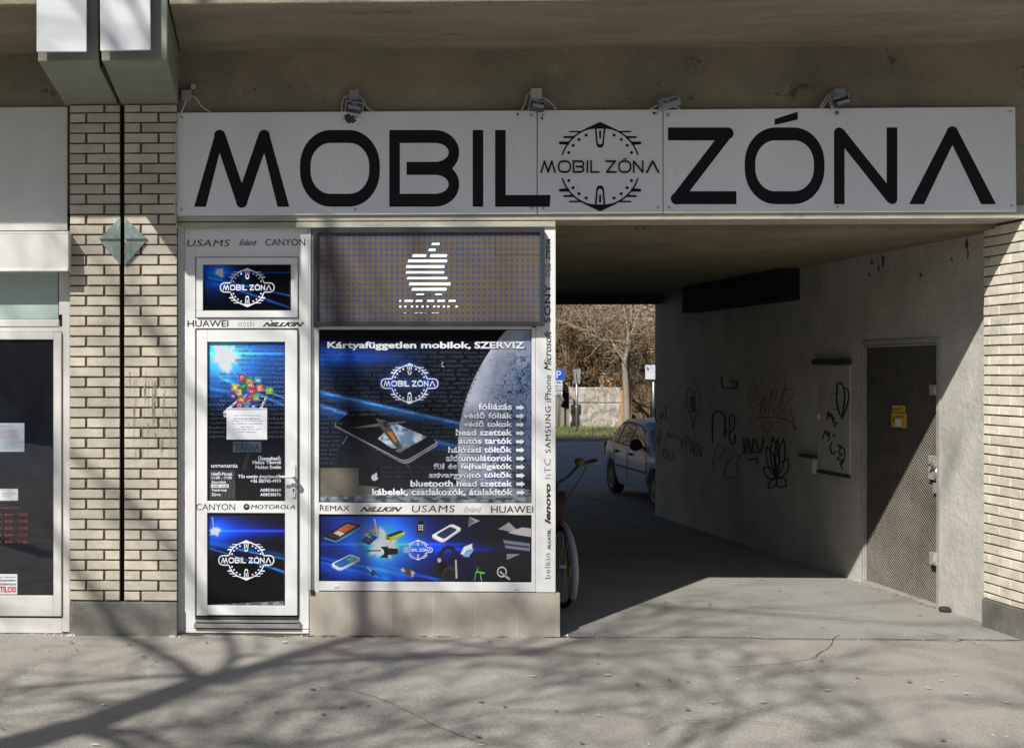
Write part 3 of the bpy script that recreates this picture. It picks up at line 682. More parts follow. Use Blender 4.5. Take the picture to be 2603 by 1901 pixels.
# ================================================================== SHOP DOOR
YF = 0.0
dr = thing('shop_door', P(628, 1597, YF), 'white shop door with dark printed glass, fanlight and closing notice', 'door')
b = MB(); b.fbox(452, 470, 577, 1610, YF+.012, .3); b.build('side_return', m_white_pvc, dr)
b = MB()
b.ring(470, 785, 578, 1610, 27, YF, .2, 12); b.fbox(497, 758, 605, 653, YF, .2); b.fbox(497, 758, 809, 836, YF, .2)
b.build('frame', m_white_pvc, dr, bevel=.004)
b = MB(); b.ring(499, 757, 655, 807, 17, YF-.018, .06); b.build('fanlight_frame', m_white_pvc, dr, bevel=.005)
b = MB(); b.ring(513, 740, 671, 791, 3, YF-.004, .04); b.ring(526, 726, 867, 1275, 3, YF-.014, .04); b.ring(526, 726, 1302, 1540, 3, YF-.014, .04)
b.fbox(498, 499, 654, 808, YF-.003, .05); b.fbox(757, 758, 654, 808, YF-.003, .05); b.fbox(496, 499.5, 837, 1583, YF-.006, .05); b.fbox(756.5, 759, 837, 1583, YF-.006, .05); b.fbox(497, 758, 834.5, 838, YF-.004, .05)
b.fbox(498, 757, 1566, 1573, YF-.012, .05)
b.build('seal', m_gasket, dr)
leaf = MB()
leaf.fbox(500, 527, 839, 1564, YF-.028, .05); leaf.fbox(725, 756, 839, 1564, YF-.028, .05)
leaf.fbox(527, 725, 839, 869, YF-.0275, .05); leaf.fbox(527, 725, 1273, 1304, YF-.0275, .05); leaf.fbox(527, 725, 1538, 1564, YF-.0275, .05)
leafo = leaf.build('door_leaf', m_white_pvc, dr, bevel=.004)
b = MB(); b.fbox(496, 760, 1575, 1583, YF-.04, .05); b.fbox(492, 762, 1584, 1597, YF-.03, .05); b.build('threshold', m_alu, dr, bevel=.003)
# handle
b = MB(); hp = [(741, 1183), (751, 1183), (751, 1262), (741, 1262)]
o = roundrect(740, 1179, 751, 1265, 5.5); b.prism([(P(u, v, YF-.04).x, P(u, v, YF-.04).z) for u, v in o], YF-.04, YF-.028)
hd = b.build('handle_plate', m_white_pvc, leafo, bevel=.002)
b = MB(); c = P(746, 1211, YF-.04); b.tube([c, c+Vector((0, -.05, 0)), c+Vector((-.015, -.06, 0)), c+Vector((-.11, -.06, .004))], [.011, .011, .011, .009], 10); b.build('handle', m_white_pvc, leafo, smooth=True)
b = MB(); b.box(c.x-.004, c.x+.004, YF-.0415, YF-.04, P(0, 1243, YF).z-.012, P(0, 1243, YF).z+.006); b.lathe((c.x, YF-.04, P(0, 1243, YF).z+.008), (0, -1, 0), [(0, .008), (.0018, .008)], 12); b.build('keyhole', m_gasket, leafo)
# printed glass
def Z4(x, y): return (430+x/3.06, 560+y/3.06)
def Z5(x, y): return (430+x/2.949, 1080+y/2.949)
A = Art(516, 674, 738, 788, (8, 12, 24), .75)
A.add(np.exp(-((A.U-540)/70)**2-((A.V-690)/40)**2), (10, 60, 150))
A.streak((530, 693), (738, 693), 2.2, (15, 60, 190), .9)
for a, c, wd, cc in (((530, 706), (738, 752), 2.2, (60, 130, 210)), ((600, 736), (738, 782), 3.0, (40, 110, 210)), ((516, 712), (640, 742), 5, (10, 40, 90))): A.streak(a, c, wd, cc, .7)
A.star((559, 692), 10, 2); A.specks(25, 3)
A.build('fanlight_print', m_print, dr, onY(YF), -.004)
A = Art(529, 870, 723, 1272, (10, 13, 22), .8)
t = np.clip((1060-A.V)/190, 0, 1); A.add(t**.8, (25, 85, 180)); A.add(np.exp(-((A.U-560)/90)**2-((A.V-905)/70)**2), (40, 90, 110))
A.add(np.exp(-((A.V-899)/3)**2)*.7, (60, 110, 160)); A.add(np.exp(-((A.V-925)/16)**2)*.35, (-10, -20, -30))
A.streak((560, 960), (723, 1030), 4, (40, 110, 190), .8); A.streak((660, 985), (723, 1012), 2, (90, 150, 220), .8); A.streak((529, 985), (600, 1000), 5, (30, 100, 190), .6)
A.star((570.5, 906), 25, 5, 2.6, (222, 226, 235), (60, 110, 200), 22)
# picture of a phone with small coloured squares floating out of it
ph = [Z4(*p) for p in ((440, 1500), (560, 1375), (755, 1375), (690, 1500))]
A.poly([Z4(*p) for p in ((425, 1530), (420, 1490), (560, 1368), (760, 1368), (750, 1400), (700, 1530))], (215, 222, 232)); A.poly([Z4(*p) for p in ((445, 1505), (560, 1376), (745, 1376), (680, 1505))], (14, 18, 40))
A.poly([Z4(*p) for p in ((490, 1480), (570, 1392), (715, 1392), (665, 1480))], (35, 60, 150))
ic = [(566, 1225, (205, 50, 45)), (620, 1242, (90, 160, 60)), (690, 1242, (90, 170, 215)), (630, 1275, (235, 130, 40)), (576, 1290, (40, 130, 70)), (512, 1298, (225, 190, 60)), (706, 1305, (225, 110, 45)), (779, 1322, (150, 205, 60)), (642, 1330, (215, 55, 110)), (540, 1340, (220, 185, 50)), (590, 1362, (60, 90, 190)), (496, 1365, (100, 70, 160)), (676, 1378, (125, 170, 50)), (615, 1402, (210, 45, 85)), (560, 1395, (200, 150, 60)), (548, 1440, (190, 60, 130)), (606, 1440, (90, 150, 200)), (655, 1445, (60, 70, 170))]
for i, (x, y, cc) in enumerate(ic):
    q = 26; c0 = math.cos(R(10*(i % 3)-8)); s0 = math.sin(R(10*(i % 3)-8)); pts = [Z4(x+q*(a*c0-e*s0), y+q*(a*s0+e*c0)) for a, e in ((-1, -.85), (-.85, -1), (.85, -1), (1, -.85), (1, .85), (.85, 1), (-.85, 1), (-1, .85))]
    A.poly([(p[0]+1.5, p[1]+1.8) for p in pts], tuple(v*.55 for v in cc)); A.poly(pts, cc)
    u, v = Z4(x, y)
    if i % 3 == 0: A.ring((u, v), 4, 4, 1.6, (245, 245, 245))
    elif i % 3 == 1: A.path([(u-4, v), (u-1, v+3), (u+4, v-3)], 1.6, (245, 245, 245))
    else: A.poly([(u-4, v-2), (u+4, v-2), (u+4, v+3), (u-4, v+3)], (245, 240, 235), .8)
A.poly([Z5(*p) for p in ((290, 335), (495, 335), (497, 562), (290, 560))], (70, 72, 74), .75)
for k in range(7):
    x = 300+k*28; A.path([Z5(x, 350+(k*37) % 90), Z5(x+22, 430+(k*53) % 60), Z5(x+8, 545)], 2, (118, 118, 116), .5)
A.streak(Z5(560, 330), Z5(600, 200), 6, (60, 60, 50), .5)
A.build('upper_glass_print', m_print, leafo, onY(YF), .002)
A = Art(529, 1306, 723, 1537, (6, 7, 16), .8)
A.add(np.exp(-((A.U-550)/110)**2-((A.V-1345)/38)**2), (10, 50, 190)); A.add(np.exp(-((A.V-1349)/2.6)**2), (20, 60, 230)); A.add(np.exp(-((A.V-1351)/12)**2)*.6, (0, 20, 130))
for a, c, wd, cc in (((529, 1380), (723, 1412), 8, (10, 60, 110)), ((600, 1395), (723, 1420), 2, (60, 130, 200)), ((529, 1392), (723, 1452), 2, (50, 120, 190)), ((640, 1425), (723, 1455), 4, (20, 90, 170))): A.streak(a, c, wd, cc, .8)
A.star((546, 1350), 11, 9, 2.6); A.specks(60, 4, (110, 120, 140))
gy = 1537-(A.U-529)*.052; nn = vnoise(A.U, A.V, 14, 5); mk = (A.V > gy+3*nn-2); A.mix(mk*.9, (165, 168, 172)); A.mix(mk*(nn < .5)*.6, (60, 62, 70))
A.poly([Z5(*p) for p in ((318, 690), (326, 690), (338, 755), (330, 755))], (190, 205, 235), .8)
A.build('lower_glass_print', m_print, leafo, onY(YF), .002)
YG = YF-.006
fl = Flat(onY(YG), .0004); emblem(fl, 628.5, 731, 44.5, True, tw=125); emblem(fl, *Z5(578, 1013), 46, True, tw=128)
fl.build('white_emblem', m_glow_w, dr)
# faint rows of names printed over the pictures
ROWS = [('lenovo  htc  SAMSUNG  iPhone', 0), ('SONY   NOKIA  SAMSUNG', 1), ('Microsoft  belkin  USAMS', 0), ('HUAWEI  REMAX  NILLKIN', 1), ('CANYON  HUAWEI  MOTOROLA', 0), ('belkin  SONY  NOKIA  SAM', 1)]
m_faint = M('faint_print', (.10, .14, .24), .4, 0); m_faint2 = M('fainter_print', (.045, .055, .075), .4, 0)
fl = Flat(onY(YG), .0002)
for k in range(14):
    v = 876+k*11.5; ins = 529 if k % 2 else 560
    if v < 935: ins = 598+(k % 3)*8
    fl.text(ROWS[k % 6][0], ins, v, 722, v+7, .015, .25*(k % 2), res=1)
fl.build('faint_lettering', m_faint, dr)
fl = Flat(onY(YG), .0002)
for k in range(7):
    v = 1037+k*11.5; fl.text(['SONY', 'NILLKIN', 'CANYON', 'USAMS', 'belkin', 'SONY', 'CANYON'][k], 531, v, 573, v+7, .015, res=1); fl.text(['SAMSUN', 'USAMS', 'NILLK', 'HUAWEI', 'SONY iP', 'SAMSUN', 'NILLKIN'][k], 682, v, 722, v+7, .015, res=1)
fl.build('dim_lettering', m_faint2, dr)
fl = Flat(onY(YG), .0006)
def tz(fl, s, x0, y0, x1, y1, Z, **k): a = Z(x0, y0); c = Z(x1, y1); fl.text(s, a[0], a[1], c[0], c[1], **k)
for s_, x0, y0, x1, y1 in (('Üzemeltető:', 668, 230, 838, 264), ('Halász Tiborné', 626, 265, 838, 292), ('Halász Evelin', 648, 302, 838, 328), ('NYITVATARTÁS:', 315, 292, 515, 320), ('Hétfő-Péntek', 318, 352, 476, 378), ('11:00 - 17:00', 320, 384, 470, 405), ('Szombat', 318, 416, 426, 437), ('Vasárnap', 318, 477, 432, 502), ('Zárva', 318, 509, 386, 531), ('Tűz esetén értesítendő', 516, 370, 830, 397), ('+36 30/740-4959', 610, 405, 838, 432), ('A08538369', 682, 476, 838, 498), ('A08538376', 682, 509, 838, 532)):
    tz(fl, s_, x0, y0, x1, y1, Z5, bold=.012)
fl.rect(*Z5(314, 444), *Z5(446, 470))
fl.build('white_lettering', m_glow_w, dr)
fl = Flat(onY(YG-.0025), .0006); tz(fl, '10:00-13:00', 318, 448, 440, 467, Z5, bold=.01, shear=.25); fl.build('saturday_hours', m_ink, dr)
fl = Flat(onY(YF-.001), .0004)
def Zt(x, y): return Z4(x, y)
tz(fl, 'USAMS', 140, 152, 474, 204, Z4, bold=.002, shear=.2, space=1.1); tz(fl, 'CANYON', 748, 146, 1058, 198, Z4, bold=.002)
tz(fl, 'Enland', 545, 152, 682, 196, Z4, bold=.008, shear=.45)
tz(fl, 'HUAWEI', 142, 778, 460, 828, Z4, bold=.005); tz(fl, 'NILLKIN', 726, 792, 1052, 826, Z4, bold=.035, shear=.55)
p = [Z4(785, 778), Z4(800, 776), Z4(800, 790)]; fl.put(p)
fl.build('brand_lettering', m_ink, dr)
fl = Flat(onY(YF-.001), .0004); tz(fl, 'moshi', 537, 775, 660, 828, Z4, bold=-.006, space=1.3); fl.build('thin_brand_lettering', m_ink_soft, dr)
fl = Flat(onY(YF-.028), .0004); tz(fl, 'CANYON', 202, 590, 495, 638, Z5, bold=.0); tz(fl, 'MOTOROLA', 614, 597, 946, 629, Z5, bold=.03, shear=.15)
c = Z5(580, 613); fl.strip(arcpts(*c, 7.2, 7.2, 0, 360, 24), 1.6); 
fl.put([Z5(565, 625), Z5(573, 598), Z5(580, 612), Z5(587, 598), Z5(595, 625), Z5(588, 622), Z5(580, 616), Z5(572, 622)])
fl.disc(c, 6.9, 20)
fl.build('leaf_lettering', m_ink, leafo)
fl = Flat(onY(YF-.0288), .0012); fl.put([Z5(566, 622), Z5(574, 600), Z5(580, 613), Z5(586, 600), Z5(594, 622), Z5(588, 612), Z5(585, 608), Z5(580, 619), Z5(575, 608), Z5(572, 612)]); fl.build('round_logo', m_white_pvc, leafo)
# notices on the glass: things of their own
pn = thing('paper_notice', P(628, 1117, YG), 'white printed notice sheet taped over the phone picture on the shop door', 'notice')
b = MB(); a = P(576, 1037, YG-.002); c = P(679, 1117, YG-.002); b.box(a.x, c.x, YG-.003, YG-.0018, c.z, a.z); b.build('sheet', m_paper, pn)
fl = Flat(onY(YG-.003), .0005)
for k, (s_, w0, w1) in enumerate((('Tisztelt vásárlóink értesítjük, hogy üzletünk', 595, 663), ('2021.05.08.-ától ZÁRVA tart!', 593, 662), ('Vásárlóinkat a Mobil Zóna üzletében várjuk', 586, 669), ('tel: +36 30/740-4959 a nyitva tartás idején', 589, 667), ('nem üzemel!', 612, 645), ('A személyes ajánlat, egyeztetés, kérdés', 592, 662), ('kérdéses megrendelés!', 604, 652))):
    v = 1054+k*7.0; fl.text(s_, w0, v, w1, v+(5.2 if k == 1 else 4), bold=.02 if k == 1 else 0, res=1, shear=.2)
fl.build('printed_lines', M('grey_ink', (.13, .13, .15), .6, 0), pn)
fl = Flat(onY(YG-.003), .0004); fl.rect(577, 1038.5, 678, 1042, None); fl.build('screen_bar', M('grey_bar', (.35, .37, .42), .6, .3, 200), pn)
cl = thing('closed_sign', P(628, 1148, YG), 'dim blue closed sign behind the door glass under the white notice', 'sign')
b = MB(); a = P(592, 1122, YG-.001); c = P(664, 1149, YG-.001); b.box(a.x, c.x, YG-.002, YG-.0008, c.z, a.z); b.build('plate', M('dim_blue', (.04, .075, .12), .3, .3, 10), cl)
fl = Flat(onY(YG-.002), .0006); fl.text('ZÁRVA', 596, 1123, 661, 1145, bold=.03); fl.build('lettering', m_out, cl)

# ================================================================== SHOP WINDOW
sw = thing('shop_window', P(1100, 1505, YF), 'white framed shop window with two printed pictures and a list of services', 'window')
b = MB()
b.fbox(786, 790, 577, 1500, YF-.005, .2); b.fbox(800, 811, 832, 1505, YF-.02, .2); b.fbox(1352, 1362, 832, 1480, YF-.02, .2)
b.fbox(811, 1352, 829, 837, YF-.0195, .2); b.fbox(811, 1352, 1277, 1309, YF-.0195, .2); b.fbox(811, 1362, 1477, 1504, YF-.0195, .2)
b.build('frame', m_white_pvc, sw, bevel=.004)
b = MB(); b.fbox(1363, 1413, 574, 1505.5, YF-.022, .12); b.build('corner_post', m_white_pvc, sw, bevel=.006)
b = MB(); b.fbox(790.5, 799.5, 577, 1503, YF+.006, .2); b.build('jamb', m_metal, sw)
b = MB(); b.fbox(789, 800, 1501, 1512, YF-.04, YF+.1); b.build('drip_cap', m_metal_dark, sw)
b = MB(); b.ring(809.5, 1353, 836, 1278, 2.5, YF-.012, .1); b.ring(809.5, 1353, 1308, 1479, 2.5, YF-.012, .1); b.build('seal', m_gasket, sw)
b = MB(); b.fbox(849, 861, 1488, 1493, YF-.026, 0); b.fbox(1308, 1319, 1493, 1498, YF-.026, 0); b.build('drain_cap', m_white_pvc, sw, bevel=.002)
def Z2(x, y): return (780+x/3.427, 820+y/3.427)
def Z3(x, y): return (780+x/3.326, 1260+y/3.326)
A = Art(812, 839, 1350, 1275, (24, 27, 36), 1.0)
xx = (A.U-780)*3.427; yy = (A.V-820)*3.427
A.mix((yy < 165)*.8, (8, 9, 16))
A.add(np.exp(-((yy-290)/70)**2)*np.clip((1250-xx)/1100, 0, 1)*1.0, (14, 65, 190)); A.add(np.exp(-((yy-330)/150)**2)*np.clip((900-xx)/800, 0, 1)*.7, (15, 55, 140)); A.add(np.exp(-((yy-700)/420)**2)*np.clip((900-xx)/900, 0, 1)*.5, (10, 30, 70))
for a, c, wd, cc, al in (((100, 600), (1360, 880), 4, (60, 120, 190), .9), ((100, 630), (1360, 905), 10, (15, 55, 110), .8), ((100, 715), (460, 830), 5, (70, 130, 200), .8), ((100, 760), (420, 850), 12, (15, 60, 130), .7), ((1120, 1030), (1360, 1085), 5, (40, 90, 170), .8), ((1120, 1060), (1360, 1130), 14, (10, 40, 100), .8)): A.streak(Z2(*a), Z2(*c), wd, cc, al)
md = np.hypot(xx-2900, yy-1150); inside = np.clip((1592-md)/8, 0, 1)
n1 = vnoise(A.U, A.V, 40, 1, 5); n2 = vnoise(A.U, A.V, 12, 2, 4); n3 = vnoise(A.U, A.V, 70, 8, 3)
depth = np.clip((1592-md)/420, 0, 1)
moon = np.zeros(A.C.shape)+np.array((190, 197, 215)); moon = moon*(1-.45*depth[..., None]*np.array((1.0, .85, .6)))*(0.85+.3*n1[..., None])
crk = np.clip((abs(n2-.5) < .045)*1.0, 0, 1)*np.clip(depth*1.8-.5, 0, 1); moon = moon*(1-.55*crk[..., None])
dk = np.clip((n3-.52)*8, 0, 1)*np.clip(depth*2-.9, 0, 1); moon = moon*(1-.6*dk[..., None])+np.array((20, 50, 90))*dk[..., None]*.6
low = np.clip((yy-1000)/450, 0, 1)*np.clip((xx-1700)/250, 0, 1); moon = moon*(1-.85*low[..., None])
A.C = A.C*(1-inside[..., None])+moon*inside[..., None]
for cx_, cy_, r_ in ((1770, 290, 14), (1845, 330, 20), (1915, 415, 22), (1910, 530, 26), (1800, 640, 16), (1720, 480, 9), (1690, 210, 10), (1910, 620, 18), (1600, 330, 5), (1560, 560, 6)):
    A.ring(Z2(cx_, cy_), r_*.42, r_*.36, 1.3, (45, 65, 100), .7); A.ring(Z2(cx_+6, cy_+6), r_*.36, r_*.3, 1.0, (215, 222, 235), .5)
# clear glass with street reflection painted in; dark card with a white fruit mark
A.poly([Z2(*p) for p in ((108, 1265), (635, 1265), (635, 1425), (540, 1490), (380, 1540), (108, 1545))], (104, 103, 94)); A.add(vnoise(A.U, A.V, 20, 3)*np.clip((yy-1265)/40, 0, 1)*np.clip((600-xx)/60, 0, 1)*.5, (50, 48, 38))
gy = 1440+40*np.sin(xx/300)+60*np.clip((600-xx)/500, 0, 1); g_ = (yy > gy+20*n2-10); nn = vnoise(A.U, A.V*2.2, 16, 6, 5)
A.mix(g_*.95, (138, 146, 158)); A.mix(g_*np.clip((.5-nn)*6, 0, 1)*.8, (52, 60, 76)); A.mix(g_*np.clip((nn-.6)*6, 0, 1)*.6, (205, 210, 215))
A.poly([Z2(*p) for p in ((112, 1340), (450, 1300), (450, 1430), (110, 1450))], (128, 124, 108), .7)  # beige part of the painted reflection
A.poly([Z2(*p) for p in ((452, 1265), (635, 1265), (635, 1430), (455, 1415))], (16, 17, 20))
A.ell(Z2(590, 1346), 8, 8.5, (225, 228, 235)); A.ell(Z2(604, 1342), 6, 8, (225, 228, 235)); A.ell(Z2(627, 1335), 4.2, 4.2, (16, 17, 20)); A.ell(Z2(604, 1312), 2.2, 3.6, (225, 228, 235), 1, 30); A.ell(Z2(485, 1345), 4, 4, (50, 52, 58), .7)
# phone lying in perspective, with a plain toy glider taking off from it
A.poly([Z2(*p) for p in ((243, 905), (250, 870), (400, 762), (1110, 1015), (1138, 1040), (1136, 1070), (900, 1215), (850, 1225), (800, 1205))], (168, 172, 180))
A.poly([Z2(*p) for p in ((248, 895), (255, 868), (400, 758), (545, 765), (1105, 1012), (1130, 1040), (890, 1185), (845, 1195), (800, 1180))], (20, 22, 28))
A.poly([Z2(*p) for p in ((248, 903), (800, 1190), (845, 1204), (893, 1194), (1134, 1050), (1136, 1060), (895, 1205), (845, 1214), (795, 1199), (246, 912))], (90, 92, 98))
scr = A.poly([Z2(*p) for p in ((620, 1010), (760, 870), (1052, 992), (858, 1102), (740, 1090))], (110, 135, 165)); A.mix(scr*np.clip((n1-.45)*5, 0, 1), (205, 215, 228)); A.mix(scr*np.clip((.42-n2)*6, 0, 1)*.7, (45, 65, 90))
A.poly([Z2(*p) for p in ((380, 760), (545, 770), (690, 840), (560, 880), (300, 850))], (14, 16, 22))
A.poly([Z2(*p) for p in ((400, 912), (660, 872), (870, 855), (865, 866), (720, 892), (410, 922))], (96, 88, 82))
A.poly([Z2(*p) for p in ((600, 830), (690, 850), (755, 940), (850, 1115), (820, 1135), (655, 930))], (74, 72, 74)); A.poly([Z2(*p) for p in ((700, 950), (745, 950), (790, 1030), (770, 1045))], (170, 112, 52)); A.ell(Z2(690, 885), 9, 6, (40, 44, 54), 1, 50); A.poly([Z2(*p) for p in ((770, 1110), (880, 1070), (890, 1085), (800, 1130))], (120, 108, 100))
A.poly([Z2(*p) for p in ((850, 1225), (890, 1222), (915, 1300))], (60, 64, 72)); A.path([Z2(355, 985), Z2(310, 1060)], 1.6, (150, 150, 150))
A.add(np.exp(-((np.hypot((A.U-1041), (A.V-975))-46)/9)**2)*.8, (20, 60, 170)); A.add(np.exp(-((np.abs(A.V-975)-0)/17)**2)*(abs(A.U-1041) < 76)*.7, (20, 60, 170))
A.ring(Z2(1190, 365), 3.5, 5, 1.6, (220, 225, 235)); A.ell(Z2(1196, 362), 3.6, 4.6, (24, 27, 36)); A.specks(70, 12, (110, 130, 170))
A.build('large_print', m_print, sw, onY(YF), .002)
fl = Flat(onY(YG), .0002)
words = ['Microsoft  SONY  LG  ZTE  belkin  lenovo  SONY  NOKIA  SAMSUNG  iPhone  htc', 'REMAX   NILLKIN   MOTOROLA   USAMS   HUAWEI   REMAX   USAMS   NILLKIN', 'iPhone   ALCATEL   htc   lenovo   LG   SONY   Microsoft   NOKIA   SAMSUNG', 'USAMS   Enland   HUAWEI  CANYON   MOTOROLA   USAMS   NILLKIN   USAMS', 'MOTOROLA  moshi  CANYON   USAMS   HUAWEI   REMAX  belkin   SONY   LG']
for k in range(29):
    y = 248+k*38.5; v = Z2(0, y)[1]; ur = Z2(1560-min(k, 16)*15, 0)[0]
    ul = 815 if y < 880 or y > 1110 else (815 if y < 800 else 815)
    if 790 < y < 1230: 
        fl.text(words[k % 5][:18], 815, v, 815+60-abs(k-18)*3, v+7, .012, 0, res=1)
        fl.text(words[(k+2) % 5][:34], Z2(1010 if y < 1000 else 1150, 0)[0], v, ur, v+7, .012, 0, res=1)
    elif y >= 1230: fl.text(words[k % 5][:44], Z2(650, 0)[0], v, ur, v+7, .012, 0, res=1)
    else: fl.text(words[k % 5], ul, v, ur, v+7, .012, .0, res=1)
fl.build('faint_lettering', m_faint2, sw)
def outlined(items, Z, nm, parent, Y, o=.05, i_=.02, halo=2):
    d = Flat(onY(Y), .0006, .00002); l = Flat(onY(Y), .0022, .00002)
    for s_, x0, y0, x1, y1 in items:
        a = Z(x0, y0); c = Z(x1, y1); e = 1.1; d.text(s_, a[0]-e, a[1]-e, c[0]+e, c[1]+e, bold=o); l.text(s_, a[0], a[1], c[0], c[1], bold=i_)
    return d, l
svc = [('Kártyafüggetlen mobilok,', 178, 166, 1428, 242), ('SZERVIZ', 1460, 166, 1895, 226), ('fóliázás', 1492, 700, 1788, 760), ('védő fóliák', 1362, 778, 1790, 835), ('védő tokok', 1362, 852, 1790, 908), ('head szettek', 1298, 926, 1790, 984), ('autós tartók', 1320, 1000, 1790, 1056), ('hálózati töltők', 1232, 1074, 1788, 1132), ('akkumulátorok', 1210, 1150, 1792, 1206), ('fül és fejhallgatók', 1103, 1224, 1790, 1290), ('szivargyújtó töltők', 1063, 1298, 1790, 1364), ('bluetooth head szettek', 903, 1372, 1792, 1428), ('kábelek, csatlakozók, átalakítók', 568, 1444, 1797, 1512)]
d, l = outlined(svc, Z2, '', sw, YG, .055, .03)
for k in range(11):
    y = 740+k*73.9; x = 1820+k*.6
    for q, e in ((d, 4), (l, 0)): q.put([Z2(x-e, y-14-e), Z2(x+42, y-14-e), Z2(x+42, y-26-e), Z2(x+74+e*1.5, y), Z2(x+42, y+26+e), Z2(x+42, y+14+e), Z2(x-e, y+14+e)])
d.build('lettering_outline', m_out, sw); l.build('service_lettering', m_glow_w, sw)
fl = Flat(onY(YG), .0006); emblem(fl, *Z2(895, 531), 46.5, True, tw=132); fl.build('white_emblem', m_glow_w, sw)
# product picture below
A = Art(815, 1311, 1350, 1475, (6, 8, 24), .8)
xx = (A.U-780)*3.326; yy = (A.V-1260)*3.326
fall = np.exp(-((xx-560)/620)**2); A.add(fall, (8, 32, 120)); A.add(np.exp(-((xx-650)/260)**2-((yy-400)/190)**2), (30, 110, 200))
A.add(np.exp(-((yy-408)/12)**2)*np.exp(-((xx-700)/600)**2)*.9, (20, 80, 240)); A.add(np.exp(-((yy-440)/60)**2)*np.exp(-((xx-1000)/420)**2)*.6, (10, 40, 190)); A.add(np.exp(-((yy-450)/18)**2)*np.exp(-((xx-1300)/260)**2)*.6, (20, 50, 230))
for a, c in (((110, 520), (900, 690)), ((300, 560), (1100, 705)), ((120, 560), (700, 705)), ((700, 600), (1150, 712))): A.streak(Z3(*a), Z3(*c), 3, (20, 90, 190), .5)
A.streak(Z3(120, 600), Z3(800, 700), 14, (5, 70, 150), .5)
A.star(Z3(650, 420), 27, 11, 2.0, (232, 240, 250), (60, 130, 220), 18); A.specks(90, 14, (130, 145, 190))
def slab(pts, edge, face, screen=None, sc=(30, 40, 60), th=(0, 14)):
    A.poly([Z3(p[0]+th[0], p[1]+th[1]) for p in pts], edge); A.poly([Z3(p[0]*.5+pts[(i+1) % len(pts)][0]*.5+th[0], p[1]*.5+pts[(i+1) % len(pts)][1]*.5+th[1]) for i, p in enumerate(pts)], edge); A.poly([Z3(*p) for p in pts], face)
    cx_ = sum(p[0] for p in pts)/len(pts); cy_ = sum(p[1] for p in pts)/len(pts); k = screen or .78; A.poly([Z3(cx_+(p[0]-cx_)*k, cy_+(p[1]-cy_)*k) for p in pts], sc)
slab([(145, 335), (330, 225), (350, 222), (450, 240), (456, 258), (265, 372), (240, 378), (150, 350)], (70, 165, 220), (22, 24, 32), .8, (60, 50, 48))
A.poly([Z3(*p) for p in ((255, 290), (345, 235), (420, 255), (330, 305))], (190, 90, 60)); A.poly([Z3(*p) for p in ((225, 315), (262, 295), (322, 315), (285, 340))], (200, 195, 185))
slab([(212, 570), (360, 498), (380, 496), (445, 520), (452, 535), (300, 612), (270, 618), (216, 590)], (200, 210, 222), (236, 240, 246), .82, (40, 110, 190)); A.poly([Z3(*p) for p in ((330, 535), (375, 512), (430, 532), (370, 560))], (80, 190, 190))
slab([(460, 378), (530, 325), (600, 345), (530, 410)], (70, 80, 110), (20, 25, 60), .8, (50, 70, 170), (0, 6))
for i, (x, y) in enumerate(((490, 305), (515, 275), (540, 300), (565, 290), (545, 325), (510, 330), (580, 315), (530, 345), (560, 265), (600, 315))): A.poly([Z3(x-12, y-12), Z3(x+12, y-10), Z3(x+11, y+12), Z3(x-12, y+10)], ic[i][2])
A.poly([Z3(*p) for p in ((565, 190), (582, 200), (602, 300), (585, 305))], (215, 200, 215), .8)
A.poly([Z3(*p) for p in ((660, 345), (795, 290), (830, 305), (828, 325), (715, 380), (662, 365))], (205, 215, 40)); A.poly([Z3(*p) for p in ((665, 335), (795, 290), (828, 303), (705, 348))], (40, 44, 40)); A.poly([Z3(*p) for p in ((675, 345), (700, 352), (700, 370), (675, 362))], (70, 80, 20))
A.poly([Z3(*p) for p in ((935, 210), (1000, 200), (995, 322), (928, 328))], (60, 62, 70)); A.poly([Z3(*p) for p in ((940, 214), (992, 206), (988, 300), (934, 304))], (14, 15, 20))
for i in range(9): A.poly([Z3(945+(i % 3)*15, 245+(i//3)*17), Z3(955+(i % 3)*15, 244+(i//3)*17), Z3(954+(i % 3)*15, 254+(i//3)*17), Z3(944+(i % 3)*15, 255+(i//3)*17)], (225, 225, 230))
slab([(1062, 330), (1215, 242), (1240, 240), (1300, 268), (1302, 285), (1165, 380), (1140, 384), (1066, 348)], (205, 195, 200), (240, 240, 244), .7, (34, 50, 90), (0, 10))
A.poly([Z3(*p) for p in ((1330, 430), (1400, 402), (1400, 440), (1375, 510), (1302, 490))], (238, 240, 246)); A.poly([Z3(*p) for p in ((1345, 460), (1415, 440), (1405, 470), (1365, 515), (1320, 510))], (130, 175, 215))
# car charger plug, watch and headphones
A.poly([Z3(*p) for p in ((620, 430), (690, 425), (690, 525), (620, 520), (655, 490), (655, 460))], (20, 22, 26)); A.poly([Z3(*p) for p in ((685, 440), (772, 445), (772, 492), (685, 500))], (34, 36, 40)); A.path([Z3(508, 463), Z3(625, 462)], 2.6, (18, 20, 26))
A.ring(Z3(1190, 560), 24, 38, 7, (24, 24, 26), 1, 8); A.mix((yy > 600)*(xx > 1130)*(xx < 1230)*(np.hypot((xx-1185)/60, (yy-600)/70) < 1)*0.0, (0, 0, 0))
A.ell(Z3(1115, 625), 14, 20, (32, 32, 34), 1, -8); A.ell(Z3(1150, 610), 12, 17, (14, 14, 16)); A.ell(Z3(1215, 655), 19, 20, (52, 50, 50)); A.ell(Z3(1210, 665), 14, 14, (26, 26, 28)); A.path([Z3(1262, 545), Z3(1268, 690)], 4.5, (190, 190, 192)); A.ell(Z3(1122, 542), 5, 6, (180, 182, 186))
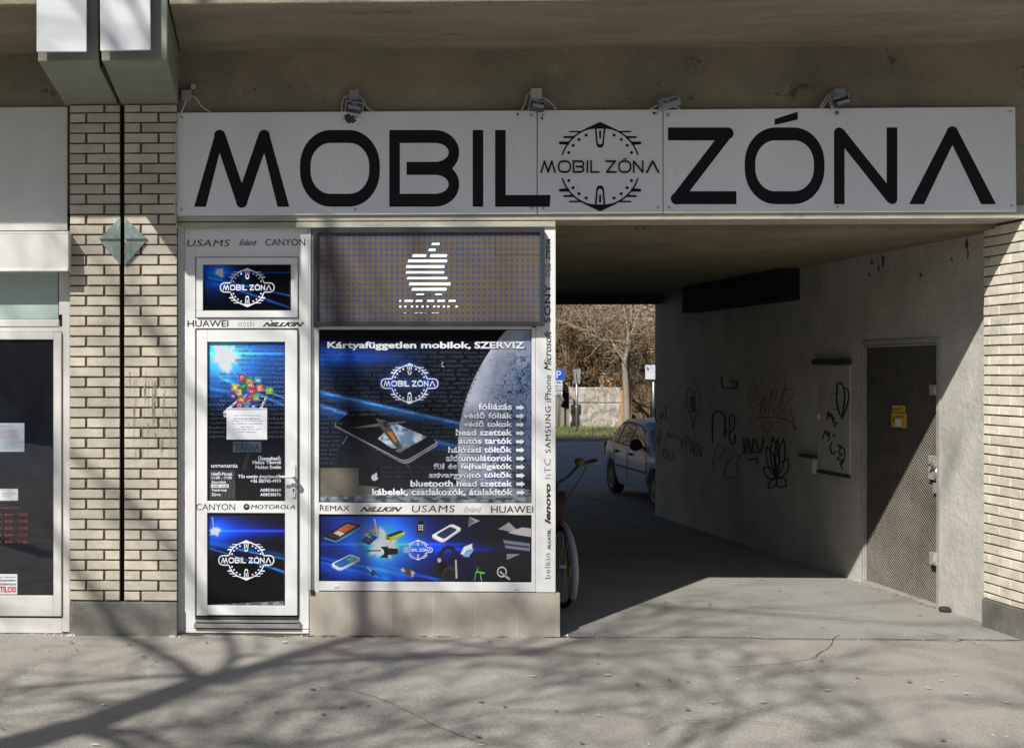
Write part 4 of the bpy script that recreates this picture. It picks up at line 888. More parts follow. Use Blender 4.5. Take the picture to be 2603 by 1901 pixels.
# small chargers and earpieces
A.poly([Z3(*p) for p in ((792, 620), (830, 600), (875, 615), (918, 640), (900, 690), (850, 665), (820, 650))], (90, 84, 88)); A.poly([Z3(*p) for p in ((792, 620), (822, 605), (835, 640), (806, 640))], (210, 210, 214)); A.poly([Z3(*p) for p in ((880, 625), (918, 645), (900, 685), (884, 680))], (205, 205, 205))
A.path([Z3(512, 602), Z3(560, 650)], 3.4, (210, 215, 225)); A.ell(Z3(562, 652), 6, 7, (60, 64, 78)); A.path([Z3(590, 655), Z3(632, 690)], 2, (30, 34, 50))
A.ring(Z3(1650, 640), 11, 12, 3, (225, 225, 228)); A.path([Z3(1640, 640), Z3(1712, 700)], 5, (205, 200, 202)); A.path([Z3(1650, 640), Z3(1690, 672)], 2, (90, 80, 80))
A.path([Z3(1425, 570), Z3(1430, 600), Z3(1470, 605)], 3, (40, 42, 44)); A.path([Z3(1450, 610), Z3(1430, 650), Z3(1420, 710)], 2, (90, 190, 70)); A.path([Z3(1480, 640), Z3(1470, 670), Z3(1480, 715)], 2, (110, 215, 80)); A.path([Z3(1445, 640), Z3(1500, 650)], 4, (90, 200, 70))
# plain paper-dart shapes and a grey box instead of the film craft
A.poly([Z3(*p) for p in ((1375, 175), (1465, 210), (1400, 240), (1365, 265))], (170, 160, 158)); A.poly([Z3(*p) for p in ((1375, 175), (1420, 215), (1365, 265))], (110, 102, 104))
A.poly([Z3(*p) for p in ((1617, 280), (1710, 222), (1785, 295), (1720, 300))], (165, 160, 168)); A.poly([Z3(*p) for p in ((1700, 310), (1820, 265), (1895, 275), (1895, 345), (1790, 330))], (190, 184, 188)); A.poly([Z3(*p) for p in ((1660, 370), (1885, 400), (1885, 465), (1680, 440))], (120, 124, 150)); A.poly([Z3(*p) for p in ((1670, 400), (1880, 425), (1880, 440), (1670, 415))], (40, 42, 60)); A.poly([Z3(*p) for p in ((1690, 490), (1805, 488), (1690, 540))], (140, 136, 146)); A.poly([Z3(*p) for p in ((1510, 345), (1660, 350), (1650, 430), (1520, 400))], (12, 14, 26))
A.build('product_print', m_print, sw, onY(YF), .002)
fl = Flat(onY(YG), .0006); emblem(fl, *Z3(940, 457), 23.5, True, tw=67); fl.build('small_white_emblem', m_glow_w, sw)
fl = Flat(onY(YF-.0195), .0004)
tz(fl, 'REMAX', 110, 82, 362, 127, Z3, bold=.028); tz(fl, 'NILLKIN', 447, 92, 810, 133, Z3, bold=.035, shear=.55); fl.put([Z3(505, 76), Z3(528, 82), Z3(530, 92)])
tz(fl, 'USAMS', 888, 80, 1250, 138, Z3, bold=.002, shear=.1, space=1.1); tz(fl, 'HUAWEI', 1558, 86, 1915, 144, Z3, bold=.006)
fl.put([Z3(107, 76), Z3(133, 70), Z3(118, 84)])
fl.build('brand_lettering', m_ink, sw)
fl = Flat(onY(YF-.0195), .0004); tz(fl, 'Enland', 1328, 90, 1480, 138, Z3, bold=.004, shear=.45); fl.build('thin_brand_lettering', m_ink_soft, sw)
fl = Flat(onY(YF-.022), .0004)
def dv(v): return v*1.1507
for s_, v0, v1, bo, sh, x0, x1, spc in (('belkin', 1222, 1278, -.005, 0, 1385, 1399, 1.1), ('ALCATEL', 1168, 1214, .05, 0, 1392, 1400, 1), ('lenovo', 1068, 1158, .04, .3, 1385, 1400, 1), ('hTC', 1013, 1057, -.015, 0, 1384, 1400, 1.1), ('SAMSUNG', 898, 1000, .02, 0, 1386, 1400, 1.15), ('iPhone', 828, 888, 0, 0, 1385, 1401, 1), ('Microsoft', 731, 818, .04, .3, 1383, 1401, 1), ('SONY', 628, 713, .012, 0, 1384, 1400, 1.1), ('LG', 583, 598, .01, 0, 1386, 1400, 1), ('ZTE中兴', 528, 574, .03, 0, 1386, 1400, 1)):
    fl.text(s_, x0, dv(v0), x1, dv(v1), bold=bo, shear=sh, space=spc, rot=True)
fl.strip(arcpts(1393, dv(606), 6.2, 6.2, 20, 330, 20), 1.5); fl.strip([(1393, dv(606)), (1399, dv(606))], 1.5); fl.disc((1390, dv(608.5)), 1.3, 8)
fl.build('post_lettering', m_ink, sw)
# tiled base under the window
tb = thing('tiled_base', P(1100, 1612, -.03), 'low taupe tiled wall under the shop window', 'low wall')
b = MB(); x0 = P(787, 1500, -.03).x; x1 = P(1424, 1500, -.03).x; zt_ = P(1100, 1505.5, -.03).z
b.box(x0+.002, x1-.003, -.0285, .34, -.02, zt_-.002); b.build('core', m_grout, tb)
us = [787, 888, 994, 1101, 1207.5, 1314, 1424]
for i in range(6):
    g = MB(); g.box(P(us[i], 1, -.03).x+.0018, P(us[i+1], 1, -.03).x-.0018, -.03+random.uniform(0, .0008), -.0288, -.02, zt_); g.build('tile', m_tile, tb, bevel=.001)
g = MB(); g.box(x1-.008, x1, -.0205, .34, -.02, zt_); g.build('side_tile', m_tile, tb)

# LED display
ld = thing('led_display', P(1090, 829, -.09), 'wide dark framed LED panel showing a striped white fruit logo above the shop window', 'display')
b = MB(); b.fbox(797, 1384, 581, 829, -.075, -.005); b.build('casing', m_metal_dark, ld, bevel=.004)
b = MB(); b.ring(797, 1385, 580, 829, 11, -.1, -.0752, 12); b.build('bezel', m_metal_dark, ld, bevel=.004)
m_led = bpy.data.materials.new('led_tiles'); m_led.use_nodes = True; t = m_led.node_tree; L = t.links; bs = t.nodes['Principled BSDF']
tc = nd(t, 'ShaderNodeTexCoord'); sp = nd(t, 'ShaderNodeSeparateXYZ'); L.new(tc.outputs['Object'], sp.inputs[0])
def mth(op, a, b_=None):
    n = nd(t, 'ShaderNodeMath', operation=op)
    for i, x in enumerate((a, b_)):
        if x is None: continue
        if isinstance(x, (int, float)): n.inputs[i].default_value = x
        else: L.new(x, n.inputs[i])
    return n.outputs[0]
pxp, pzp = .0405, .0435
sx_ = mth('SINE', mth('MULTIPLY', sp.outputs[0], 2*math.pi/pxp)); sz_ = mth('SINE', mth('MULTIPLY', sp.outputs[2], 2*math.pi/pzp))
nz_ = nd(t, 'ShaderNodeTexNoise'); nz_.inputs['Scale'].default_value = 1.3; L.new(tc.outputs['Object'], nz_.inputs['Vector'])
dots = mth('GREATER_THAN', mth('ADD', mth('ADD', sx_, sz_), mth('MULTIPLY', mth('SUBTRACT', nz_.outputs['Fac'], .5), 2.2)), mth('ADD', mth('MULTIPLY', sp.outputs[0], .25), .3))
fx_ = mth('SINE', mth('MULTIPLY', sp.outputs[0], 2*math.pi/.0101)); fz_ = mth('SINE', mth('MULTIPLY', sp.outputs[2], 2*math.pi/.0108)); fine_ = mth('GREATER_THAN', mth('MAXIMUM', fx_, fz_), .93)
mx = nd(t, 'ShaderNodeMix', data_type='RGBA'); L.new(dots, mx.inputs[0]); mx.inputs[6].default_value = (.12, .08, .04, 1); mx.inputs[7].default_value = (.035, .052, .15, 1)
mx2 = nd(t, 'ShaderNodeMix', data_type='RGBA'); L.new(mth('MULTIPLY', fine_, .35), mx2.inputs[0]); L.new(mx.outputs[2], mx2.inputs[6]); mx2.inputs[7].default_value = (.05, .10, .06, 1)
L.new(mx2.outputs[2], bs.inputs['Base Color']); bs.inputs['Roughness'].default_value = .7
b = MB(); b.fbox(808, 1374, 591, 817, -.078, -.0751); b.build('led_panel', m_led, ld)
def ZL(x, y): return (780+x/3.534, 560+y/3.534)
fl = Flat(onY(-.078), .0004)
for a, c in (((100, 322), (495, 322)), ((100, 520), (350, 520)), ((100, 718), (470, 718)), ((1695, 313), (2098, 313)), ((495, 125), (495, 322)), ((1695, 118), (1695, 313)), ((1695, 720), (1695, 905))):
    fl.rib([ZL(*a), ZL(*c)], .9, caps=False)
fl.build('module_seam', m_gasket, ld)
fl = Flat(onY(-.0785), .0006)
def bar_(y, x0, x1, h=24, cut=8): fl.put([ZL(x0+cut, y-h/2), ZL(x1-cut/2, y-h/2), ZL(x1, y), ZL(x1-cut, y+h/2), ZL(x0, y+h/2)])
for y, x0, x1, h in ((213, 1118, 1195, 18), (266, 1090, 1160, 20), (318, 945, 1075, 24), (318, 1105, 1262, 24), (366, 905, 1262, 24), (416, 890, 1238, 24), (468, 888, 1235, 20), (520, 898, 1264, 20), (572, 915, 1292, 26), (620, 940, 1258, 24), (665, 980, 1056, 12), (665, 1150, 1216, 12)):
    bar_(y, x0, x1, h)
m_ledl = emit('led_light', (.66, .84, 1.0), .66); fl.build('lit_logo', m_ledl, ld); fl = Flat(onY(-.0785), .0006)
for x0, x1 in ((830, 848), (875, 955), (975, 1040), (1078, 1145), (1170, 1242), (1272, 1338)): bar_(724, x0, x1, 16, 4)
for x0 in (830, 875, 935, 980, 1030, 1075, 1135, 1172, 1222, 1262, 1335): bar_(775, x0, x0+20, 16, 2)
fl.build('lit_word', m_ledl, ld)
fl = Flat(onY(-.0785), .0006)
for x0, x1 in ((870, 890), (965, 1000), (1010, 1042), (1058, 1070), (1120, 1150), (1155, 1185)): bar_(832, x0, x1, 7, 2)
fl.build('dim_lit_row', emit('led_violet', (.5, .42, .8), .5), ld)

# ================================================================== NEIGHBOURING SHOP (left edge)
ls = thing('neighbour_shop_front', P(60, 1597, 0), 'white framed glass door and fanlight of the neighbouring shop at the left edge', 'shop front')
b = MB(); b.fbox(-260, 171, 275, 586, -.035, .1); b.build('upper_panel', m_white_old, ls, bevel=.003)
b = MB(); b.fbox(-260, 179, 574, 1600, .03, .2); b.build('backing', m_gasket, ls)
b = MB(); b.fbox(150, 178.5, 586, 800, -.012, .1); b.fbox(158, 178, 800, 1606, -.012, .1); b.fbox(-260, 150, 812, 830, -.012, .1); b.fbox(-260, 158, 830.5, 843, -.004, .1); b.fbox(-260, 150, 680, 692, -.012, .1)
b.fbox(-260, 158, 1568, 1612, -.012, .1)
b.build('frame', m_white_old, ls, bevel=.004)
b = MB(); b.fbox(136, 156, 844, 1566, -.03, .08); b.fbox(-260, 136, 844, 863, -.0295, .08); b.fbox(-260, 136, 1511, 1566, -.0295, .08); b.fbox(-260, -200, 863, 1511, -.03, .08)
lf = b.build('door_leaf', m_white_old, ls, bevel=.004)
b = MB(); b.fbox(-260, 150, 692, 812, .008, .02); b.build('fanlight_glass', m_gglass, ls)
b = MB(); b.fbox(-260, 136, 863, 1511, -.012, .0); b.build('door_glass', m_dglass, lf)
b = MB(); b.fbox(134.5, 136.2, 862, 1511.5, -.02, -.012); b.fbox(-200, 136, 861.5, 863.5, -.02, -.012); b.fbox(-200, 136, 1510, 1512, -.02, -.012); b.fbox(148, 150.4, 691, 813, -.0, .02); b.fbox(-200, 150, 811, 813, -.0, .02); b.fbox(156.4, 158, 846, 1568, -.006, .0)
b.build('seal', m_gasket, ls)
lb = thing('awning_box', P(60, 688, -.2), 'white box awning housing sticking out over the neighbouring door', 'awning')
b = MB(); b.fbox(-260, 174.5, 591, 687, -.2, -.036); b.build('housing', m_white_old, lb, bevel=.006)
b = MB(); b.fbox(-260, 172, 683, 689, -.205, -.2); b.fbox(-260, 174, 590, 593, -.203, -.2); b.build('trim', m_white_pvc, lb, bevel=.002)
YN = -.0135
nt_ = thing('customer_notice', P(30, 1148, YN), 'white sheet with red printed lines on the neighbouring door glass', 'notice')
b = MB(); a = P(-34, 1075, YN); c = P(62, 1148, YN); b.box(a.x, c.x, YN-.001, YN, c.z, a.z); b.build('sheet', M('blueish_paper', (.42, .47, .56), .5, .08, 5), nt_)
fl = Flat(onY(YN-.001), .0005)
for k in range(7): fl.text(['a következő szolgáltatások', 'terminál használatával', 'bankkártyás fizetés', 'ügyfeleink részére', 'nyitvatartási időben', 'elérhetőek, kérjük', 'forduljanak hozzánk'][k % 7], -30, 1090+k*3.8, [50, 44, 42, 46, 52, 50, 36][k], 1093+k*3.8, res=1)
fl.build('red_lines', M('faded_red_ink', (.35, .12, .14), .6, 0), nt_)
fl = Flat(onY(YN-.001), .0005); fl.text('Tisztelt Ügyfeleink!', -30, 1080, 36, 1086, bold=.01, res=2)
for k in range(4): fl.text('közvetlenül a bankkártya használatával', -30, 1122+k*5.4, 55-(k % 2)*14, 1125+k*5.4, res=1)
fl.build('grey_lines', m_ink_soft, nt_)
pp = thing('payment_sticker', P(30, 1273, YN), 'small white rounded payment point sticker on the neighbouring door glass', 'sticker')
b = MB(); o = roundrect(-20, 1242, 46, 1272, 3); b.prism([(P(u, v, YN).x, P(u, v, YN).z) for u, v in o], YN-.001, YN); b.build('plate', m_paper, pp)
fl = Flat(onY(YN-.001), .0005); fl.text('FIZETÉSI', 6, 1250, 40, 1257, bold=.0); fl.text('PONT', 6, 1259, 28, 1264, bold=.0); fl.strip(roundrect(-17, 1244.5, 43.5, 1269.5, 2), .6, closed=True); fl.build('lettering', m_ink_soft, pp)
ns = thing('no_smoking_sticker', P(20, 1510, YN), 'white no-smoking sticker with red capitals at the foot of the neighbouring glass', 'sticker')
b = MB(); a = P(-50, 1458, YN); c = P(44, 1510, YN); b.box(a.x, c.x, YN-.001, YN, c.z, a.z); b.build('plate', m_paper, ns)
def Zn(x, y): return (x/2.754, 1050+y/2.754)
fl = Flat(onY(YN-.001), .0005); fl.text('A BEJÁRATTÓL 5 MÉTERES', -44, Zn(0, 1141)[1], 41, Zn(0, 1155)[1], bold=.04); fl.text('KÖRZETÉBEN', -5, Zn(0, 1163)[1], 41, Zn(0, 1175)[1], bold=.04); fl.text('DOHÁNYOZNI', -4, Zn(0, 1187)[1], 40, Zn(0, 1203)[1], bold=.03); fl.build('lettering', m_ink, ns)
fl = Flat(onY(YN-.001), .0005); fl.text('TILOS!', -1, Zn(0, 1212)[1], 41, Zn(0, 1254)[1], bold=.04); fl.build('red_lettering', m_red, ns)
fl = Flat(onY(-.0125), .0005); m_redf = M('red_film', (.24, .04, .035), .5, .2, 60)
fl.text('NYITVA TARTÁS:', -60, 1287, 50, 1293, bold=.02)
for k, (s1) in enumerate(('H:  8:30 - 17:30', 'K:  8:30 - 17:30', 'SZ: 8:30 - 17:30', 'CS: 8:30 - 17:30', 'P:  8:30 - 17:30')): fl.text(s1[3:].strip(), 12, 1304+k*17.3, 70, 1310.5+k*17.3, bold=.03); fl.text(s1[:3].strip(), -12, 1304+k*17.3, 5, 1310.5+k*17.3, bold=.03)
fl.build('opening_hours', m_redf, lf)
cc = MB()
for _ in range(26):
    y = random.uniform(-.05, .0); u = random.choice((random.uniform(60, 190), random.uniform(170, 190), random.uniform(430, 455))); p = P(u, 1600, -.06)
    q = random.uniform(.006, .018); cc.box(p.x, p.x+q, -.09+random.uniform(-.03, 0), -.07, 0, q*.6, None, .003)
tag(cc.build('plaster_crumbs', m_white_old), 'flakes of white paint and plaster lying at the feet of the shop walls', 'debris', kind='stuff')

# ================================================================== PASSAGE WALL: steel door, cabinets, spray paint
sd_ = thing('steel_door', (XC, (dY0+dY1)/2, 0), 'brown expanded-metal service door in the passage wall, half in sun', 'door')
b = MB(); yy0, yy1 = dY0+.002, dY1-.002; fw = .05
b.box(XC-.012, XC+.12, yy0, yy0+fw, -.06, dZ); b.box(XC-.004, XC+.12, yy1-fw*.6, yy1, -.08, dZ); b.box(XC-.0115, XC+.12, yy0+fw, yy1-fw*.6, dZ-.045, dZ-.002)
b.box(XC-.004, XC+.12, yy0+fw, yy1-fw*.6, -.1, .0)
b.build('frame', m_doorfr, sd_, bevel=.004)
b = MB(); b.box(XC+.03, XC+.06, yy0+fw, yy1-fw*.6, .0, dZ-.045)
leaf = b.build('door_leaf', M('dark_door_sheet', (.105, .096, .083), .7, .25, 4), sd_)
# expanded metal: staggered slanted strands
em = MB(); nz = 150; y0_, y1_ = yy0+fw+.01, yy1-fw*.6-.01; nyc = 30; zz0, zz1 = .02, dZ-.06
dzc = (zz1-zz0)/nz; dyc = (y1_-y0_)/nyc; xq = XC+.018
for j in range(nz):
    z = zz0+dzc*(j+.5); off = .5*(j % 2)
    pts = []
    for i in range(2*nyc+1):
        y = y0_+dyc*i/2; s_ = ((i+j) % 2); pts.append((xq+random.uniform(-.001, .001), y, z+(dzc*.42 if s_ else -dzc*.42)))
    vs = []; 
    for p in pts: vs += [(p[0], p[1], p[2]-.0022), (p[0]+.007, p[1], p[2]+.0026)]
    em.raw(vs, [(2*i, 2*i+2, 2*i+3, 2*i+1) for i in range(len(pts)-1)])
em.build('expanded_mesh', M('mesh_strands', (.205, .187, .158), .6, .25, 3), leaf)
b = MB(); b.box(XC+.004, XC+.02, y0_-.012, y0_+.008, 0, dZ-.05); b.box(XC+.004, XC+.02, y1_-.008, y1_+.012, 0, dZ-.05); b.box(XC+.004, XC+.02, y0_, y1_, 0, .018); b.box(XC+.004, XC+.02, y0_, y1_, dZ-.068, dZ-.05); b.build('edge_strip', m_doorfr, leaf)
for v0, v1, lab in ((978, 1004, 'hinge'), (1403, 1434, 'hinge')):
    z0_, z1_ = PX(2375, v1, XC).z, PX(2375, v0, XC).z; b = MB(); b.box(XC-.03, XC+.02, yy0+.035, yy0+.12, z0_, z1_); b.lathe((XC-.03, yy0+.04, z0_+.02), (0, 0, 1), [(0, .012), (z1_-z0_-.04, .012)], 10); b.build(lab, m_doorfr, sd_, bevel=.003)
zl0, zl1 = PX(2370, 1219, XC).z, PX(2370, 1158, XC).z
b = MB(); b.box(XC-.01, XC+.02, yy0+.05, yy0+.17, zl0, zl1); lk = b.build('lock_plate', m_doorfr, sd_, bevel=.004)
b = MB(); b.tube([(XC-.01, yy0+.09, zl1-.08), (XC-.05, yy0+.09, zl1-.08), (XC-.055, yy0+.0, zl1-.04)], .009, 8); b.tube([(XC-.012, yy0+.04, zl1-.1), (XC-.02, yy0+.05, zl0+.02)], .011, 8); b.build('handle', m_alu, lk, smooth=True)
zl0, zl1 = PX(2375, 1253, XC).z, PX(2375, 1227, XC).z
b = MB(); b.box(XC-.006, XC+.02, yy0+.05, yy0+.11, zl0, zl1); b.build('lower_lock', m_doorfr, sd_, bevel=.003)
xs_ = XC-.002
def wallsign(u0, u1, v0, v1, mat, nm, lab, cat='sign'):
    p = PX((u0+u1)/2, v1, xs_); r_ = thing(nm, p, lab, cat); a = PX(u0, v0, xs_); c = PX(u1, v1, xs_); b = MB(); b.box(xs_-.002, xs_+.022, c.y, a.y, c.z, PX(u1, v0, xs_).z); b.build('plate', mat, r_, bevel=.002); return r_
w1 = wallsign(2269, 2296, 1031, 1048, m_yellow, 'warning_plate', 'small yellow plate just above the yellow warning sign on the steel door')
fl = Flat(onX(xs_-.002), .0005); fl.text('0,4 kV', 2272, 1035, 2293, 1044, bold=.03); fl.build('lettering', m_ink, w1)
w2 = wallsign(2266, 2299, 1050, 1088, m_yellow, 'electric_warning_sign', 'yellow lightning warning sign with a white field on the steel door')
fl = Flat(onX(xs_-.002), .0005); fl.put([(2270, 1060), (2274, 1058), (2272, 1066), (2275, 1066), (2270, 1080), (2271, 1070), (2268, 1070)]); fl.text('VIGYÁZAT!', 2275, 1055, 2297, 1061, bold=.04); fl.strip([(2267, 1051), (2298, 1051), (2298, 1087), (2267, 1087)], .5, closed=True); fl.build('lettering', m_ink, w2)
fl = Flat(onX(xs_-.002), .0009); fl.rect(2276, 1065, 2291, 1084); fl.build('white_field', m_paper, w2)
# meter cabinet
cy0, cy1 = PX(2163, 1000, XC).y, PX(2082, 1000, XC).y; cz1 = PX(2163, 928, XC).z; cz0 = PX(2163, 1206, XC).z
mc = thing('meter_cabinet', (XC, (cy0+cy1)/2, cz0), 'tall grey wall cabinet with black scrawl beside the steel door', 'cabinet')
b = MB(); b.box(XC-.012, XC+.05, cy0, cy1, cz0, cz1); b.build('door', m_passwall, mc, bevel=.003)
b = MB(); b.box(XC-.05, XC+.05, cy0-.02, cy1+.06, cz1+.01, cz1+.06); b.build('rain_ledge', m_pass_int, mc, bevel=.003); b = MB(); b.box(XC-.03, XC+.01, cy0-.0, cy1+.0, cz0-.035, cz0-.01); b.build('lower_ledge', m_pass_int, mc, bevel=.003)
b = MB(); b.box(XC-.022, XC-.008, cy1-.06, cy1-.01, 1.5, 1.56); b.build('latch', m_alu, mc)
fl = Flat(onX(XC-.013), .0004)
def Z7(x, y): return (1650+x/2.542, 800+y/2.542)
def smooth2(pts, k=5):
    out = []
    for i in range(len(pts)-1):
        p0 = pts[max(i-1, 0)]; p1 = pts[i]; p2 = pts[i+1]; p3 = pts[min(i+2, len(pts)-1)]
        for j in range(k):
            t_ = j/k; out.append(tuple(.5*(2*p1[c]+(p2[c]-p0[c])*t_+(2*p0[c]-5*p1[c]+4*p2[c]-p3[c])*t_*t_+(3*p1[c]-p0[c]-3*p2[c]+p3[c])*t_**3) for c in (0, 1)))
    return out+[pts[-1]]
def spray(fl, pts, wd): fl.strip(smooth2([Z7(*p) for p in pts]), wd)
spray(fl, [(1215, 500), (1215, 450), (1240, 440), (1262, 490), (1262, 560), (1250, 640), (1230, 640), (1212, 560), (1212, 500)], 4.5); spray(fl, [(1250, 470), (1280, 480), (1290, 530), (1275, 600), (1250, 660), (1238, 670)], 4); spray(fl, [(1185, 502), (1225, 508)], 1.5); spray(fl, [(1185, 610), (1230, 610)], 1.5)
for ps in ([(1150, 680), (1160, 625), (1168, 660), (1180, 640), (1185, 690)], [(1195, 660), (1190, 700)], [(1195, 705), (1215, 690)], [(1205, 730), (1200, 705), (1222, 700)], [(1120, 800), (1140, 750), (1150, 780), (1165, 755), (1160, 815)], [(1190, 770), (1200, 790)], [(1185, 820), (1170, 850), (1185, 900), (1205, 880)], [(1210, 840), (1240, 850), (1225, 890), (1250, 900), (1215, 930), (1255, 940), (1235, 960), (1250, 1000)], [(1225, 850), (1262, 870), (1262, 930), (1240, 970)]): spray(fl, ps, 3.6)
fl.build('spray_scrawl', m_graf[0], mc)
b1 = thing('small_wall_box', PX(2063, 1203, XC), 'small grey box on the wall left of the tall cabinet', 'box')
a = PX(2046, 1166, XC); c = PX(2078, 1204, XC); b = MB(); b.box(XC-.05, XC+.01, c.y, a.y, c.z, PX(2078, 1166, XC).z); b.build('box', m_passwall, b1, bevel=.004); b = MB(); b.box(XC-.06, XC+.01, c.y-.02, a.y+.02, PX(2078, 1166, XC).z+.004, PX(2078, 1166, XC).z+.03); b.build('lid', m_pass_int, b1, bevel=.003)
def graf(groups, mi, lab):
    fl = Flat(onX(XC-.003), .0004)
    for pts, wd in groups:
        q2 = smooth2([Z7(*p) for p in pts]); fl.strip(q2, [wd*random.uniform(.8, 1.15) for _ in q2])
    o = fl.build('graffiti', m_graf[mi], passwall); o['label'] = lab
graf([([(640, 540), (670, 420), (690, 500), (740, 540), (720, 570), (660, 605), (642, 560), (640, 540)], 1.5), ([(740, 530), (715, 640), (760, 500), (745, 630), (800, 480), (770, 640), (830, 470), (800, 650), (880, 470), (825, 660)], 1.6), ([(835, 440), (868, 365), (880, 470)], 1.2), ([(870, 490), (930, 480), (935, 510), (835, 655)], 1.4), ([(680, 680), (740, 660), (900, 680), (945, 745), (912, 615)], 2.2), ([(735, 730), (750, 690), (790, 695), (780, 735), (740, 742), (735, 730)], 2.2), ([(765, 750), (765, 790), (790, 800), (770, 830)], 1.6), ([(780, 690), (855, 700), (855, 730), (800, 740)], 1.4)], 1, 'red scrawled tag high on the passage wall')
leafp = []
for (tx, ty, w_) in ((800, 790, 22), (870, 805, 24), (760, 850, 22), (900, 930, 30), (740, 985, 26), (885, 1105, 26), (770, 1120, 18), (830, 800, 14)):
    bx0, by0 = 822, 1060; dx, dy = tx-bx0, ty-by0; l_ = math.hypot(dx, dy); nx_, ny_ = -dy/l_, dx/l_
    pts = [(bx0+dx*t+nx_*w_*math.sin(math.pi*t)*k*1.2, by0+dy*t+ny_*w_*math.sin(math.pi*t)*k*1.2) for k, ts in ((1, np.linspace(0, 1, 9)), (-1, np.linspace(1, 0, 9))) for t in ts]; leafp.append((pts, 3.4))
graf(leafp, 0, 'black spray-painted leaf drawing low on the passage wall')
graf([([(410, 830), (415, 640), (480, 640), (490, 720), (485, 790)], 4), ([(520, 740), (520, 655), (548, 655), (548, 735), (520, 760), (525, 820), (552, 830), (555, 770)], 4), ([(485, 700), (500, 770)], 3), ([(410, 980), (440, 850), (490, 870), (440, 940)], 2), ([(480, 1045), (510, 950), (560, 910), (590, 910), (560, 960), (580, 1030), (540, 1055), (485, 1050)], 2)], 0, 'thick black letters scrawled in the middle of the passage wall')
graf([([(285, 740), (270, 650), (245, 590), (245, 500), (265, 480), (288, 520), (300, 490), (328, 500), (328, 590), (300, 660), (285, 740)], 1.8)], 0, 'outline of a heart on the dark passage wall')
graf([([(262, 560), (300, 560)], 26), ([(270, 610), (305, 610)], 14), ([(470, 400), (480, 470), (580, 470)], 5), ([(520, 430), (575, 440), (530, 480)], 6)], 2, 'green filling of the heart and a faint green tag')
graf([([(610, 790), (620, 900), (640, 800), (660, 900), (680, 800), (720, 890), (740, 790)], 6), ([(600, 890), (730, 885)], 4), ([(640, 940), (700, 930), (690, 970)], 4)], 2, 'green scribble in the middle of the passage wall')
graf([([(42, 600), (42, 680), (62, 680)], 2), ([(70, 640), (75, 670), (90, 630), (85, 680)], 2), ([(105, 570), (108, 680)], 2), ([(105, 810), (125, 750), (135, 800), (150, 770), (165, 800), (185, 780), (190, 810)], 1.6), ([(200, 820), (225, 820)], 1.6), ([(212, 800), (210, 860)], 1.6), ([(235, 870), (235, 790), (255, 800), (250, 830), (235, 835)], 1.6), ([(270, 810), (268, 890), (290, 820), (288, 900), (305, 840), (320, 850), (300, 930)], 1.8), ([(325, 860), (335, 920), (340, 850)], 1.8), ([(50, 740), (70, 760), (60, 840), (48, 780)], 1.8), ([(90, 880), (110, 870), (115, 920), (90, 915), (90, 880)], 1.8), ([(130, 880), (155, 890), (155, 940), (130, 935), (128, 890)], 1.8)], 0, 'thin black handwriting near the far end of the passage wall')
# rusty holes and damp marks near the ceiling
fl = Flat(onX(XC-.002), .0004); random.seed(11)
def Z8(x, y): return (2050+x/1.502, 540+y/1.502)
for x, y, rx, ry in ((240, 238, 3, 5), (292, 185, 4, 15), (250, 190, 3, 8), (275, 215, 3, 8), (612, 120, 4, 14), (616, 160, 2, 12), (436, 238, 3, 5), (555, 180, 2, 6)): blot(fl, Z8(x, y), rx, ry, 14)
fl.build('damp_mark', m_rust, passwall)['kind'] = 'stuff'
rk = thing('black_stone', G(2402, 1553, 0), 'small black lump lying at the foot of the passage wall by the steel door', 'stone')
b = MB(); c = G(2402, 1553, 0)
vs = []; fs = []; b.lathe((c.x, c.y, 0), (0, 0, 1), [(0, .045), (.02, .05), (.038, .035)], 7); o = b.build('lump', M('black_rubber', (.03, .03, .032), .8, .2, 20), rk, bevel=.006)
db = MB(); random.seed(5)
for _ in range(70):
    t_ = random.random(); y = dY0+(dY1-dY0)*t_+random.uniform(-.1, .1); x = XC-.02-abs(random.gauss(0, .05)); q = random.uniform(.006, .02)
    z = gz(y); db.box(x, x+q, y, y+q*random.uniform(.6, 1.6), z, z+q*.4, None, .003)
tag(db.build('brick_crumbs', M('rusty_crumb', (.20, .11, .07), .9, .5, 60)), 'reddish crumbs along the sill of the steel door', 'debris', kind='stuff')
db = MB()
for _ in range(230):
    x = random.uniform(-2.4, 6.4); y = random.uniform(-3.2, .9) if random.random() < .7 else random.gauss(-.05, .04); q = random.uniform(.003, .009)
    if x < XS and y > -.04: y = -.06-random.random()*.05
    db.box(x, x+q, y, y+q*random.uniform(.6, 2), .004, .006+q*.3, None, .002)
tag(db.build('pale_grit', M('pale_grit', (.52, .5, .46), .9, .3, 60)), 'pale specks of grit scattered over the pavement', 'debris', kind='stuff')
cg = thing('metal_cap', (XS+.05, -.02, 0), 'small round metal cap on the ground at the corner of the tiled base', 'cap')
b = MB(); b.lathe((XS+.05, -.035, .012), (.3, -1, .2), [(0, .014), (.006, .02), (.012, .018), (.013, .008)], 12); b.build('cap', m_alu, cg, smooth=True)

